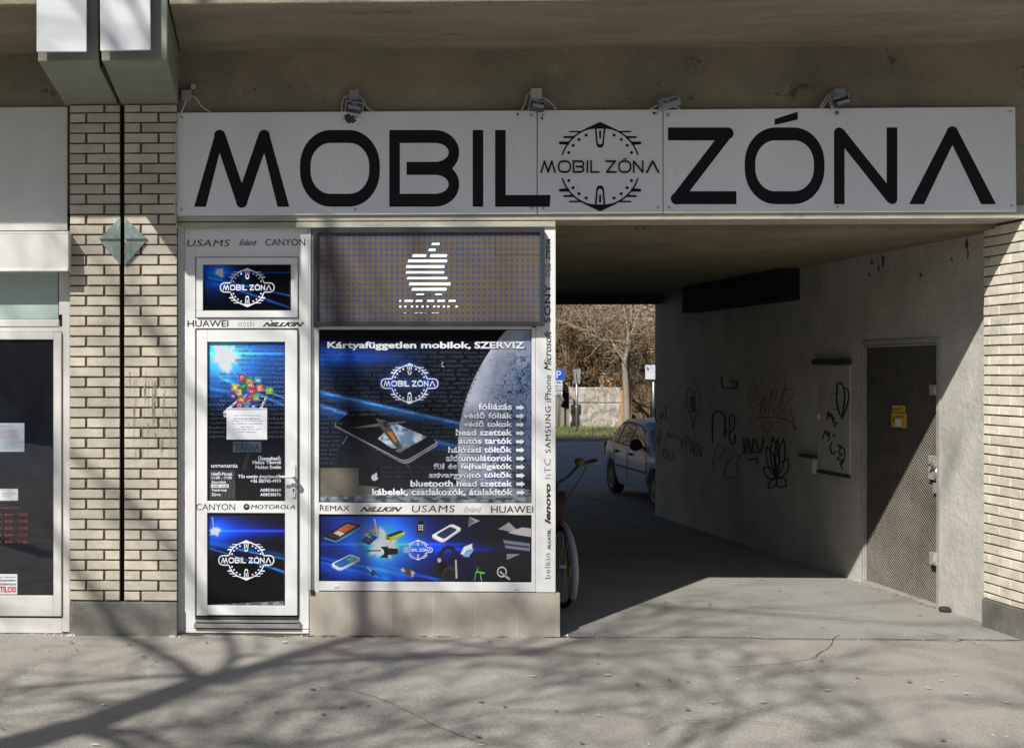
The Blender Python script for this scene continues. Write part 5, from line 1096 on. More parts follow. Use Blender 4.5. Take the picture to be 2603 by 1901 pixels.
# ================================================================== BICYCLE behind the shop corner
m_bblack = M('bike_black', (.02, .02, .022), .35, .1, 10); m_rub = M('tyre_rubber', (.025, .025, .026), .8, .2, 30); m_bwhite = M('mudguard_white', (.36, .37, .39), .3, .06, 10)
m_bag = M('red_bag', (.035, .008, .01), .6, .2, 12); m_moss = M('yellow_cap', (.11, .11, .025), .7, .4, 40)
bk = thing('bicycle', (2.60, 1.25, 0), 'black bicycle with white mudguard half hidden behind the shop corner', 'bicycle', rz=R(2))
def wheel(nm, y, x=0.0, r=.345):
    b = MB()
    def tor(b, R_, r_, n=48, m=8):
        vs = []; 
        for i in range(n):
            a = 2*math.pi*i/n
            for j in range(m):
                t = 2*math.pi*j/m; rr = R_+r_*math.cos(t); vs.append((x+r_*math.sin(t), y+rr*math.cos(a), r+rr*math.sin(a)))
        b.raw(vs, [(i*m+j, ((i+1) % n)*m+j, ((i+1) % n)*m+(j+1) % m, i*m+(j+1) % m) for i in range(n) for j in range(m)])
    b.lathe((x-.03, y, r), (1, 0, 0), [(0, .018), (.06, .018)], 12); hub = b.build(nm, m_alu, bk, local=True)
    b = MB(); tor(b, r-.018, .018); b.build('tyre', m_rub, hub, smooth=True, local=True)
    b = MB(); tor(b, r-.042, .013); b.build('rim', m_alu, hub, smooth=True, local=True)
    b = MB()
    for i in range(28):
        a = 2*math.pi*i/28; s_ = .025*(1 if i % 2 else -1); b.tube([(x+s_, y+.016*math.cos(a+.6), r+.016*math.sin(a+.6)), (x, y+(r-.045)*math.cos(a), r+(r-.045)*math.sin(a))], .0014, 4)
    b.build('spokes', m_alu, hub, local=True)
    b = MB(); a = R(200); pts = []
    for sgn in (-1, 1): b.box(x+sgn*.006-.003, x+sgn*.006+.003, y-.2-.02, y-.2+.02, r-.05, r+.03)
    b.build('reflector', M('orange_reflector', (.5, .2, .02), .3, 0) if nm == 'front_wheel' else m_bwhite, hub, local=True)
    return hub
wheel('front_wheel', -.15); wheel('rear_wheel', .95)
b = MB()
def guard(y, a0, a1):
    vs = []; n = 20
    for i in range(n+1):
        a = R(a0+(a1-a0)*i/n); rr = .372
        for dx, dr in ((-.028, -.012), (-.018, .004), (0, .01), (.018, .004), (.028, -.012)): vs.append((dx, y+(rr+dr)*math.cos(a), .345+(rr+dr)*math.sin(a)))
    b.raw(vs, [(i*5+j, i*5+j+1, (i+1)*5+j+1, (i+1)*5+j) for i in range(n) for j in range(4)])
guard(-.15, 60, 215); b.build('front_mudguard', m_bwhite, bk, smooth=True, local=True)
b = MB(); guard(.95, -30, 120); b.build('rear_mudguard', m_bwhite, bk, smooth=True, local=True)
b = MB(); hd_ = (0, .02, .93)
b.tube([(.0, .06, .80), (0, .0, 1.02)], .016, 8); b.tube([(0, .05, .78), (0, .38, .32)], .017, 8); b.tube([(0, .03, .88), (0, .30, .52), (0, .52, .42)], .014, 8); b.tube([(0, .40, .30), (0, .58, .85)], .015, 8)
for s_ in (-.06, .06): b.tube([(s_*.3, .05, .78), (s_, -.04, .62), (s_, -.15, .345)], .011, 8); b.tube([(s_*.4, .40, .30), (s_, .95, .345)], .009, 8); b.tube([(s_*.3, .55, .75), (s_, .95, .345)], .009, 8)
b.build('frame', m_bblack, bk, smooth=True, local=True)
b = MB(); b.tube([(-.34, .18, 1.16), (-.24, .08, 1.19), (-.1, .0, 1.09), (0, -.02, 1.04), (.1, .0, 1.09), (.22, .06, 1.2), (.38, .12, 1.22)], .014, 8); hb = b.build('handlebar', m_bblack, bk, smooth=True, local=True)
for s_ in (-1, 1):
    b = MB(); b.tube([(s_*.25, .075, 1.195), (s_*.37, .12 if s_ > 0 else .19, 1.222 if s_ > 0 else 1.158)], .018, 10); b.build('grip', m_rub, hb, smooth=True, local=True)
b = MB(); b.tube([(.24, .03, 1.19), (.32, .02, 1.2), (.40, .04, 1.205)], .0045, 6); b.build('brake_lever', m_bwhite, hb, smooth=True, local=True)
b = MB(); b.lathe((.2, .03, 1.19), (0, -.2, 1), [(0, .03), (.02, .042), (.045, .036), (.06, .012)], 14); b.build('bell', m_moss, hb, smooth=True, local=True)
b = MB(); b.tube([(.26, .03, 1.17), (.16, -.02, 1.02), (.06, 0, .86), (.03, .0, .7)], .004, 5); b.build('brake_cable', m_bblack, bk, smooth=True, local=True)
b = MB(); b.lathe((0, .58, .93), (0, -1, .05), [(-.12, .06), (-.08, .1), (0, .09), (.1, .04), (.16, .015)], 14); b.build('saddle', m_bblack, bk, smooth=True, local=True)
b = MB(); vs = []
for z, a_, c_ in ((.66, .07, .04), (.72, .09, .05), (.86, .095, .055), (.97, .08, .05)):
    for i in range(12): t_ = 2*math.pi*i/12; vs.append((-.04+a_*math.cos(t_), -.1+c_*math.sin(t_), z))
b.raw(vs, [(k*12+i, k*12+(i+1) % 12, (k+1)*12+(i+1) % 12, (k+1)*12+i) for k in range(3) for i in range(12)]+[tuple(range(36, 48)), tuple(range(11, -1, -1))]); b.build('bag', m_bag, bk, smooth=True, local=True)
b = MB(); b.tube([(0, .42, .28), (.1, .42, .28), (.1, .5, .2), (.16, .5, .2)], .009, 6); b.tube([(0, .42, .28), (-.1, .42, .28), (-.1, .34, .36), (-.16, .34, .36)], .009, 6); b.build('pedals', m_bblack, bk, local=True)
b = MB(); b.tube([(-.0, .5, .3), (-.12, .6, .01)], .008, 6); b.build('kickstand', m_alu, bk, local=True)

# ================================================================== CAR beyond the passage
m_rimg = M('dull_rim', (.14, .14, .145), .5, .2, 20, metal=.4)
m_car = bpy.data.materials.new('silver_blue_paint'); m_car.use_nodes = True; q = m_car.node_tree.nodes['Principled BSDF']
q.inputs['Base Color'].default_value = (.50, .57, .70, 1); q.inputs['Metallic'].default_value = .05; q.inputs['Roughness'].default_value = .4; q.inputs['Coat Weight'].default_value = .35
m_carglass = glass('car_glass', (.05, .07, .11), .03); m_trim = M('black_trim', (.02, .02, .022), .5, 0)
CL = 3.75
def ip(x, xs, ys):
    return float(np.interp(x, xs, ys))
def hw_(l): return ip(l, [0, .12, .4, 1.0, 3.0, 3.5, 3.75], [.60, .72, .785, .80, .80, .765, .70])
def belt(l): return ip(l, [0, .1, .5, 1.0, 2.2, 3.3, 3.55, 3.68, 3.75], [.52, .66, .77, .835, .86, .89, .88, .80, .58])
def roof(l): return ip(l, [0, .1, .5, .95, 1.05, 1.45, 1.75, 1.95, 2.5, 2.95, 3.12, 3.3, 3.55, 3.68, 3.75], [.55, .70, .82, .90, .95, 1.17, 1.27, 1.295, 1.31, 1.28, 1.22, 1.10, .92, .82, .62])
def gw(l): return ip(l, [0, .95, 1.5, 2.0, 3.1, 3.4, 3.75], [.55, .70, .62, .58, .57, .58, .66])
def bot(l):
    z = .20
    for c_ in (.72, 3.09):
        d_ = abs(l-c_)
        if d_ < .33: z = max(z, .27+math.sqrt(.33**2-d_**2)*1.0)
    return z
def side(l, s_):      # s 0 belt .. 1 roof edge
    z0_, z1_ = belt(l), roof(l)-.05; x0_, x1_ = hw_(l)-.035, min(gw(l)+.03, hw_(l)-.04)
    return (x0_+(x1_-x0_)*s_, z0_+(z1_-z0_)*s_)
car = thing('parked_car', (6.05+.80, 17.42-D, -.10), 'silver-blue five-door hatchback parked beyond the passage', 'car', rz=R(-1.5))
st_ = sorted(set([round(x, 3) for x in np.linspace(0, CL, 76)])); b = MB(); rows_ = []
for l_ in st_:
    h_ = hw_(l_); bz = bot(l_); be = belt(l_); sec = [(h_-.06, bz), (h_-.01, max(bz+.01, .34)), (h_, max(bz+.02, .55)), (h_-.006, max(bz+.03, .74 if be > .8 else be-.04)), (h_-.035, be)]
    for s_ in (.33, .66, 1): x_, z_ = side(l_, s_); sec.append((x_, max(z_, be)))
    xr, zr = sec[-1]; sec += [(xr-.06, max(roof(l_)-.012, zr)), (xr*.5, roof(l_)+.008), (0, roof(l_)+.014)]
    rows_.append([(-x_, l_, z_) for x_, z_ in sec]+[(x_, l_, z_) for x_, z_ in sec[::-1][1:]])
m_ = len(rows_[0]); vs = [p for r_ in rows_ for p in r_]
b.raw(vs, [(i*m_+j, i*m_+j+1, (i+1)*m_+j+1, (i+1)*m_+j) for i in range(len(rows_)-1) for j in range(m_-1)]+[tuple(range(m_))[::-1], tuple(range((len(rows_)-1)*m_, len(rows_)*m_))])
body = b.build('body', m_car, car, smooth=True, local=True)
b = MB(); b.box(-.66, .66, .3, 3.5, .22, .5); b.build('underbody', m_trim, car, local=True)
def sidewin(l0, l1, s0, s1, sgn, top_in=0, lo_in=0):
    n = 8; pts = []; T_ = [];
    for i in range(n+1):
        l_ = l0+(l1-l0)*i/n; x_, z_ = side(l_, s0); T_.append((sgn*(x_+.006), l_, z_))
    for i in range(n+1):
        l_ = l0+top_in+(l1-lo_in-l0-top_in)*i/n; x_, z_ = side(l_, s1); T_.append((sgn*(x_+.006), l_, z_))
    return T_, [(i, i+1, n+2+i, n+1+i) for i in range(n)]
for sgn in (-1, 1):
    for (l0, l1, ti, lo) in ((1.20, 2.02, .42, 0), (2.10, 2.72, 0, .05), (2.78, 3.28, 0, .30)):
        b = MB(); b.raw(*sidewin(l0, l1, .08, .88, sgn, ti, lo)); b.build('side_window', m_carglass, body, local=True)
    b = MB()
    for (l0, l1, s0_, s1_, ti, lo) in ((1.14, 3.36, .0, .1, .03, .03), (1.50, 3.05, .87, .98, .02, .02), (2.01, 2.11, .05, .92, 0, 0), (2.71, 2.79, .05, .92, 0, .0), (3.22, 3.36, .05, .95, -.30, .30)):
        v_, f_ = sidewin(l0, l1, s0_, s1_, sgn, ti, lo); b.raw([(p[0]-sgn*.003, p[1], p[2]) for p in v_], f_)
    b.build('window_pillar', m_trim, body, local=True)
    b = MB()
    for l_ in (1.05, 2.06, 2.82):
        h_ = hw_(l_); b.box(sgn*(h_+.003)-.003, sgn*(h_+.003)+.003, l_-.004, l_+.004, .34, .82)
    b.box(sgn*(hw_(2)+.006)-.006, sgn*(hw_(2)+.006)+.006, 1.1, 2.75, .50, .53); b.build('door_seam', m_trim, body, local=True)
    b = MB()
    for l_ in (1.88, 2.66): h_ = hw_(l_); b.box(sgn*(h_+.012)-.014, sgn*(h_+.012)+.014, l_-.06, l_+.06, .73, .77)
    b.build('door_handle', m_trim, body, bevel=.004, local=True)
    b = MB(); xm_ = sgn*(.87); b.lathe((xm_, 1.34, .93), (0, 1, 0), [(-.06, .05), (-.03, .09), (.02, .10), (.05, .08)], 14); b.box(min(sgn*.76, sgn*.84), max(sgn*.76, sgn*.84), 1.33, 1.37, .88, .92); b.build('wing_mirror', m_trim, car, smooth=True, local=True)
    b = MB(); x_ = hw_(3.66); b.box(min(sgn*(x_-.1), sgn*(x_+.012)), max(sgn*(x_-.1), sgn*(x_+.006)), 3.60, 3.71, .60, .86); b.build('tail_light', M('red_lens', (.3, .02, .02), .2, 0), car, bevel=.01, local=True)
    b = MB(); b.box(min(sgn*.42, sgn*.66), max(sgn*.42, sgn*.66), .02, .14, .52, .64); b.build('headlight', m_alu, car, bevel=.02, local=True)
    b = MB(); b.lathe((sgn*.795, 1.0, .66), (sgn, 0, 0), [(0, .02), (.01, .014)], 10); b.build('side_indicator', M('amber_lens', (.3, .1, .02), .3, 0), car, local=True)
    for l_ in (.72, 3.09):
        b = MB(); b.lathe((sgn*.62, l_, .285), (sgn, 0, 0), [(0, .2), (0, .27), (.03, .285), (.13, .285), (.16, .27), (.165, .20), (.15, .19)], 28); wh = b.build('wheel', m_rub, car, smooth=False, local=True)
        b = MB(); b.lathe((sgn*.775, l_, .285), (sgn, 0, 0), [(0, .19), (.008, .185), (.0, .15), (.012, .05), (.014, .02)], 20)
        b.build('rim', m_rimg, wh, local=True)
        b = MB(); 
        for k in range(8): a_ = 2*math.pi*k/8; b.lathe((sgn*.788, l_+.12*math.cos(a_), .285+.12*math.sin(a_)), (sgn, 0, 0), [(0, .022), (.002, .02)], 8)
        b.build('rim_holes', m_trim, wh, local=True)
def topquad(l0, l1, x0_, x1_, lift=.006, n=6):
    vs = []; 
    for i in range(n+1):
        l_ = l0+(l1-l0)*i/n; xx_ = x0_+(x1_-x0_)*i/n; dz = (roof(l1)-roof(l0)); 
        for k in (-1, -.5, 0, .5, 1): vs.append((k*xx_, l_-(.01 if dz > 0 else -.01), roof(l_)+lift+.014*(1-abs(k))))
    return vs, [(i*5+j, i*5+j+1, (i+1)*5+j+1, (i+1)*5+j) for i in range(n) for j in range(4)]
b = MB(); b.raw(*topquad(1.04, 1.72, .60, .50)); b.build('windscreen', m_carglass, body, local=True)
b = MB(); b.raw(*topquad(3.06, 3.52, .50, .56)); b.build('rear_window', m_carglass, body, local=True)
b = MB(); b.box(-.62, .62, -.04, .1, .24, .42); b.box(-.62, .62, 3.68, 3.80, .28, .5); b.build('bumper', m_car, car, bevel=.03, local=True)
b = MB(); b.box(-.25, .25, -.052, -.042, .33, .43); b.build('number_plate', m_paper, car, local=True)

# ================================================================== BEYOND THE ROAD
def Zb(x, y): return (1380+x/4.347, 740+y/4.347)
def PB(x, y, d): return PD(*Zb(x, y), d)
DW = 42.0
m_gw = M('lichen_render', (.48, .44, .39), .9, .4, 3, 1, 14, spots=[((.20, .185, .17), 4.5, .50, .05, .7), ((.60, .57, .52), 11, .6, .03, .6), ((.62, .50, .33), .8, .6, .1, .5)])
m_orange = M('orange_brick', (.52, .33, .2), .9, .3, 6, .6, 20, spots=[((.12, .09, .07), 9, .56, .05, .8)])
gwl = thing('garden_wall', PB(600, 1500, DW), 'low rough mottled garden wall across the road', 'wall')
a = PB(305, 1062, DW); c = PB(870, 1062, DW); z0 = -.1
b = MB(); b.box(a.x, c.x, a.y, a.y+.3, z0, PB(0, 1235, DW).z-.01); b.box(a.x+.01, c.x, a.y+.01, a.y+.3, PB(0, 1235, DW).z+.01, a.z); b.build('wall', m_gw, gwl, bevel=.03)
b = MB(); b.box(a.x+.01, c.x, a.y+.02, a.y+.28, PB(0, 1240, DW).z, PB(0, 1230, DW).z); b.build('joint', m_mortar, gwl)
ow = thing('orange_wall', PB(760, 1060, DW+1.2), 'orange brick wall showing above the rough garden wall', 'wall')
a = PB(640, 905, DW+1.2); c = PB(900, 1080, DW+1.2); b = MB(); b.box(a.x, c.x, a.y, a.y+.3, -.1, a.z-.05); b.build('wall', m_orange, ow, bevel=.03)
b = MB(); b.box(a.x-.05, c.x+.05, a.y-.03, a.y+.35, a.z-.05, a.z); b.build('coping', m_bwhite, ow)
gp_ = thing('gate_post', PB(890, 1430, DW-.2), 'thin orange wooden post at the right end of the garden wall', 'post')
a = PB(870, 1095, DW-.25); c = PB(905, 1430, DW-.25); b = MB(); b.box(a.x, a.x+(c.x-a.x)*.42, a.y, a.y+.1, -.1, a.z); b.box(a.x+(c.x-a.x)*.55, c.x, a.y, a.y+.1, -.1, a.z-.0); b.build('plank', M('orange_wood', (.5, .28, .12), .7, .2, 8), gp_, bevel=.01)
fe = thing('board_fence', PB(1100, 1400, DW+.6), 'dark brown upright board fence behind the car', 'fence')
x = PB(985, 900, DW+.6).x; top = PB(985, 895, DW+.6).z; k = 0; fy = PB(985, 900, DW+.6).y
m_fence = M('brown_boards', (.17, .12, .07), .85, .3, 3, .4, 30, stretch=(4, 4, .4))
b = MB()
while x < 30: b.box(x, x+.12, fy+random.uniform(0, .02), fy+.05, -.1, top+random.uniform(-.03, .03)); x += .135
b.build('boards', m_fence, fe); b = MB(); b.box(PB(985, 900, DW+.6).x, 30, fy+.05, fy+.09, 1.2, 1.3); b.box(PB(985, 900, DW+.6).x, 30, fy+.05, fy+.09, .3, .4); b.build('rails', m_fence, fe)
f2 = thing('grey_fence', PB(200, 1480, DW+.8), 'grey weathered board fence left of the garden wall', 'fence')
x1_ = PB(305, 1100, DW+.8).x; x = x1_-8; b = MB()
while x < x1_-.1: b.box(x, x+.13, DW+.8-D-.05+random.uniform(0, .03), DW+.8-D+.0, -.1, PB(0, 1130, DW+.8).z+random.uniform(-.03, .03)); x += .145
b.build('boards', M('grey_boards', (.28, .24, .19), .85, .3, 3, .4, 30, stretch=(4, 4, .4)), f2)
sh = thing('dark_shed', PB(330, 1050, DW+2.5), 'open black-fronted shed with a brown roof edge behind the signs', 'shed')
a = PB(-500, 860, DW+2.5); c = PB(490, 1060, DW+2.5); b = MB(); b.box(a.x, c.x, a.y, a.y+2.5, -.1, a.z-.25); b.build('front', m_black, sh)
b = MB(); b.hexa([(a.x-.1, a.y-.3, a.z-.14), (PB(425, 850, DW+2.5).x, a.y-.3, a.z-.08), (PB(425, 850, DW+2.5).x, a.y+2.7, a.z+.22), (a.x-.1, a.y+2.7, a.z+.15)], [(a.x-.1, a.y-.3, a.z-.04), (PB(425, 850, DW+2.5).x, a.y-.3, a.z+.0), (PB(425, 850, DW+2.5).x, a.y+2.7, a.z+.3), (a.x-.1, a.y+2.7, a.z+.24)]); b.build('roof', M('brown_roof', (.22, .16, .11), .8, .3, 6), sh)
b = MB(); p0 = PB(225, 985, DW+2.1); p1 = PB(310, 1060, DW+2.1); b.tube([p0, p1], .06, 6); b.build('brace', M('grey_wood', (.34, .31, .27), .8, .2, 8), sh)
# tall rubble wall / bank closing the view
DB_ = 48.0
m_rubble = bpy.data.materials.new('rubble_stone'); m_rubble.use_nodes = True; t = m_rubble.node_tree; L = t.links; bs = t.nodes['Principled BSDF']
tc = nd(t, 'ShaderNodeTexCoord'); mp_ = nd(t, 'ShaderNodeMapping'); mp_.inputs['Scale'].default_value = (2.2, 2.2, 5.5); L.new(tc.outputs['Object'], mp_.inputs[0])
vo = nd(t, 'ShaderNodeTexVoronoi', feature='DISTANCE_TO_EDGE'); vo.inputs['Scale'].default_value = 1.0; L.new(mp_.outputs[0], vo.inputs['Vector'])
v2 = nd(t, 'ShaderNodeTexVoronoi'); v2.inputs['Scale'].default_value = 1.0; L.new(mp_.outputs[0], v2.inputs['Vector'])
rp = nd(t, 'ShaderNodeValToRGB'); rp.color_ramp.elements[0].color = (.20, .15, .10, 1); rp.color_ramp.elements[1].color = (.48, .38, .28, 1); L.new(v2.outputs['Color'], rp.inputs[0])
mr = nd(t, 'ShaderNodeMapRange'); mr.inputs[1].default_value = .02; mr.inputs[2].default_value = .12; L.new(vo.outputs['Distance'], mr.inputs[0])
mx = nd(t, 'ShaderNodeMix', data_type='RGBA'); L.new(mr.outputs[0], mx.inputs[0]); mx.inputs[6].default_value = (.05, .038, .026, 1); L.new(rp.outputs[0], mx.inputs[7]); L.new(mx.outputs[2], bs.inputs['Base Color']); bs.inputs['Roughness'].default_value = .95
bp = nd(t, 'ShaderNodeBump'); bp.inputs['Strength'].default_value = 1; bp.inputs['Distance'].default_value = .12; L.new(mr.outputs[0], bp.inputs['Height']); L.new(bp.outputs[0], bs.inputs['Normal'])
b = MB(); nx, nz = 90, 40; vs = []; yb_ = DB_-D
for j in range(nz+1):
    for i in range(nx+1):
        x = -25+75*i/nx; z = -.2+11*j/nz; vs.append((x, yb_+z*.18+.35*mnoise.noise(Vector((x*.8, z*1.4, 2))), z))
b.raw(vs, [(j*(nx+1)+i, j*(nx+1)+i+1, (j+1)*(nx+1)+i+1, (j+1)*(nx+1)+i) for j in range(nz) for i in range(nx)])
rw = b.build('rubble_wall', m_rubble, None, smooth=True); tag(rw, 'tall brown rubble stone wall closing the view beyond the road', 'wall')

# bare trees and bushes
m_bark = M('pale_bark', (.27, .235, .18), .9, .25, 6, .5, 20); m_twig = M('brown_twigs', (.25, .175, .105), .9, .3, 2); m_dbark = M('dark_bark', (.12, .10, .08), .9, .3, 6)
def grow(mb, p, d, r, ln, depth, wig=.25, up=.05, split=(2, 3), rmin=.006, shrink=.68, segs=4, tw=None):
    pts = [p.copy()]; rs = [r]; q = p.copy(); dd = d.normalized()
    for i in range(segs):
        dd = (dd+Vector((random.gauss(0, wig), random.gauss(0, wig), random.gauss(0, wig)+up))*.6).normalized(); q = q+dd*ln/segs; pts.append(q.copy()); rs.append(max(r*(1-.35*(i+1)/segs), rmin))
    (tw if (tw is not None and depth <= 2) else mb).tube(pts, rs, 5 if r > .02 else 3, cap=False)
    if depth <= 0: return
    for k in range(random.randint(*split)):
        i = random.randint(max(1, segs//2), segs); a = pts[i]
        nd_ = (dd+Vector((random.gauss(0, .55), random.gauss(0, .55), random.gauss(.12, .4)))).normalized()
        grow(mb, a, nd_, max(rs[i]*.72, rmin), ln*random.uniform(shrink-.12, shrink+.12), depth-1, wig, up, split, rmin, shrink, segs, tw)
random.seed(21)
def bush(loc, h, nst, lab, seed, spread=.5, depth=4, r=.05, lean=0):
    random.seed(seed); r_ = thing('bare_bush', loc, lab, 'bush', 'leafless bushes beyond the road'); tr = MB(); tw = MB()
    for k in range(nst):
        a = random.uniform(0, 6.28); s_ = Vector(loc)+Vector((math.cos(a)*.35, math.sin(a)*.25, 0)); grow(tr, s_, Vector((math.cos(a)*spread+lean, math.sin(a)*spread*.6, 1)), r*random.uniform(.6, 1.2), h*random.uniform(.35, .5), depth, .3, .05, (2, 4), .009, .66, 4, tw)
    tr.build('stems', m_twig, r_); tw.build('twigs', m_twig, r_)
def pt(x, y, d): p = PB(x, y, d); return (p.x, p.y, -.1)
bush(pt(470, 1060, 43.6), 5.2, 9, 'leafless brown bush with thick leaning stems just left of the orange wall', 1, .5, 5)
bush(pt(250, 1060, 45.5), 6.0, 9, 'dense leafless brown bush rising behind the dark shed roof', 2, .6, 5)
bush(pt(0, 1060, 45.0), 6.0, 9, 'leafless brown bush above the parking sign', 3, .6, 5)
bush(pt(720, 1060, 44.8), 5.2, 8, 'tangled leafless bush right behind the orange wall', 4, .6, 5)
bush(pt(1120, 1060, 45.5), 5.6, 6, 'thin leafless bush behind the dark board fence', 5, .5, 4)
bush(pt(-500, 1060, 45.0), 6.0, 8, 'leafless bush hidden mostly by the shop corner', 6, .6, 4)
# the pale tree
tr_ = thing('bare_tree', pt(925, 1430, 40.6), 'pale-barked leafless tree with two stems in front of the fence', 'tree')
tk = MB(); cr = MB(); tw = MB(); DT = 40.6
def br(mb, pts, ws, dd=0, n=8):
    P3 = [PB(x, y, DT+dd*i/len(pts)) for i, (x, y) in enumerate(pts)]; rs = [w_/2/4.347/FPX*DT for w_ in ws]; mb.tube(P3, rs, n, cap=False); return P3, rs
P3 = []
br(tk, [(935, 1490), (930, 1350), (925, 1150), (915, 980), (905, 860), (900, 780), (925, 690)], [80, 70, 68, 66, 62, 56, 40])
br(tk, [(925, 690), (940, 560), (945, 460), (925, 330), (905, 220), (885, 140), (870, 60), (860, -60)], [36, 34, 30, 26, 24, 22, 20, 16])
br(tk, [(960, 1490), (962, 1300), (955, 1100), (950, 900), (945, 750), (965, 600), (970, 450), (978, 300), (975, 150), (985, 0)], [46, 44, 42, 38, 34, 28, 24, 22, 20, 16], .6)
allb = []
for pts, ws in (([(900, 720), (840, 650), (770, 580), (730, 545), (640, 540), (560, 490), (470, 470), (400, 420), (300, 360), (200, 330), (130, 322)], [34, 34, 30, 26, 24, 20, 18, 13, 10, 8, 6]), ([(955, 490), (1000, 420), (1030, 300), (1060, 230), (1120, 150), (1180, 60)], [22, 20, 18, 16, 14, 12]), ([(735, 548), (780, 600), (815, 680), (800, 760), (760, 795), (720, 780)], [16, 16, 14, 12, 10, 6]), ([(905, 310), (860, 230), (780, 180), (660, 165), (540, 170)], [14, 12, 9, 8, 6]), ([(880, 330), (800, 250), (700, 215)], [10, 8, 5]), ([(700, 545), (640, 480), (560, 440), (480, 420), (380, 410)], [12, 10, 8, 6, 5]), ([(1045, 260), (1100, 270), (1160, 265), (1210, 235)], [10, 9, 7, 5]), ([(640, 540), (600, 470), (560, 350), (520, 300), (480, 240)], [9, 8, 7, 6, 5]), ([(770, 480), (680, 380), (655, 270), (690, 190)], [8, 7, 6, 5]), ([(960, 500), (1100, 470), (1170, 420), (1195, 350)], [9, 8, 7, 5])):
    allb.append(br(cr, pts, ws, random.uniform(-.8, .8)))
random.seed(8)
for P3, rs in allb:
    for k in range(10):
        i = random.randint(1, len(P3)-1); grow(tw, P3[i], Vector((random.gauss(0, 1), random.gauss(0, .6), random.gauss(.2, .7))), max(rs[i]*.5, .008), random.uniform(.3, .8), 2, .3, .02, (2, 3), .006, .65, 3)
tk.build('trunk', m_bark, tr_, smooth=True); cr.build('boughs', m_bark, tr_, smooth=True); tw.build('twigs', M('pale_twigs', (.32, .26, .19), .9, .2, 3), tr_)
vt = thing('young_tree', pt(250, 1480, DW-.6), 'thin black sapling wrapped in dark cloth beside the garden wall', 'sapling')
b = MB(); b.tube([pt(250, 1480, DW-.6), PB(248, 1300, DW-.6), PB(255, 1120, DW-.6)], .04, 6); b.build('stem', m_dbark, vt)
b = MB(); a = PB(210, 1115, DW-.7); c = PB(290, 1300, DW-.7); b.prism([(a.x, a.z), (c.x, a.z), (c.x, c.z), (a.x+.15, c.z-.02), (a.x-.03, c.z+.1), (a.x+.1, (a.z+c.z)/2)], a.y, a.y+.12); b.build('cloth', m_black, vt)
# grass on the verge
random.seed(4); gr = MB()
for _ in range(9000):
    x = random.uniform(8, 24); y = random.uniform(28.0, 34.3); z = -.07+.1*(y-28)/7; h_ = random.uniform(.04, .13); a = random.uniform(0, 6.28); w_ = .02
    q = random.uniform(.7, 1.25); cc_ = (.17*q, .19*q, .06*q); ox, oy = math.cos(a)*w_, math.sin(a)*w_
    gr.face([(x-ox, y-oy, z-.05), (x+ox, y+oy, z-.05), (x+random.gauss(0, .03), y+random.gauss(0, .03), z+h_)], cc_)
tag(gr.build('grass', M('grass', (1, 1, 1), .8, .2, 2, vcol='Col')), 'short green grass on the verge across the road', 'grass', kind='stuff')
# street signs
def pole(px_, yb, d, ztop_, name, lab, cat='sign'):
    p = PD(px_, yb, d); r_ = thing(name, (p.x, p.y, -.08), lab, cat); b = MB(); b.lathe((p.x, p.y, -.1), (0, 0, 1), [(0, .035), (ztop_+.1, .035)], 10); b.build('pole', m_alu, r_, smooth=True); return r_, p
dsg = 41.0
sp_, p = pole(1420, 1083, dsg, PD(0, 938, dsg).z+.03, 'parking_sign', 'blue parking sign with four small white plates below it')
m_blue = M('sign_blue', (.02, .11, .62), .4, 0); a = PD(1408, 938, dsg-.1); c = PD(1434.5, 965, dsg-.1)
b = MB(); o = [(x_, z_) for x_, z_ in roundrect(a.x, c.z, c.x, a.z, .03)]; b.prism(o, a.y, a.y+.02); b.build('blue_plate', m_blue, sp_)
fl = Flat(lambda u, v, l: PD(u, v, dsg-.1-l), .03); fl.strip([(1416, 962), (1416, 943)], 3.2); fl.strip([(1414.5, 943.8)]+arcpts(1420, 948.3, 5, 4.6, -90, 90, 8)+[(1415, 952.8)], 3); fl.build('letter', m_paper, sp_)
for i, (v0, v1) in enumerate(((966.5, 974), (975, 985), (986, 993), (994.5, 1003))):
    a = PD(1410.5, v0, dsg-.1); c = PD(1429.5, v1, dsg-.1); b = MB(); b.box(a.x, c.x, a.y, a.y+.02, c.z, a.z); pl_ = b.build('white_plate', m_paper, sp_)
    fl = Flat(lambda u, v, l: PD(u, v, dsg-.1-l), .03)
    if i == 0: fl.text('3.z', 1415, 968.2, 1425, 972.5, bold=.05)
    elif i == 1: fl.strip([(1414, 980), (1427, 980)], 1); fl.put([(1412, 980), (1415.5, 977.8), (1415.5, 982.2)])
    elif i == 2: fl.strip([(1413, 988), (1427, 988)], .8); fl.strip([(1413, 991), (1427, 991)], .8)
    else: fl.strip([(1413, 996.5), (1427, 996.5)], .7); fl.text('8-18', 1415, 998, 1425, 1001.5, bold=.02)
    fl.build('marking', m_ink, pl_)
s2, p = pole(1466, 1104, 38.4, PD(0, 940, 38.4).z, 'tilted_sign', 'grey board seen edge-on leaning at the top of a thin pole')
b = MB(); q_ = [PD(*Zb(*xy), 38.3) for xy in ((352, 862), (418, 860), (412, 1025), (372, 1025))]; b.hexa([v_ for v_ in q_], [v_+Vector((.02, .35, 0)) for v_ in q_]); b.build('board', M('grey_board', (.30, .29, .30), .5, .25, 8), s2)
b = MB(); a = PD(*Zb(350, 870), 38.25); c = PD(*Zb(385, 1030), 38.25); b.tube([PD(*Zb(352, 868), 38.25), PD(*Zb(372, 1030), 38.25)], .02, 6); b.build('edge', m_bwhite, s2)
b = MB()
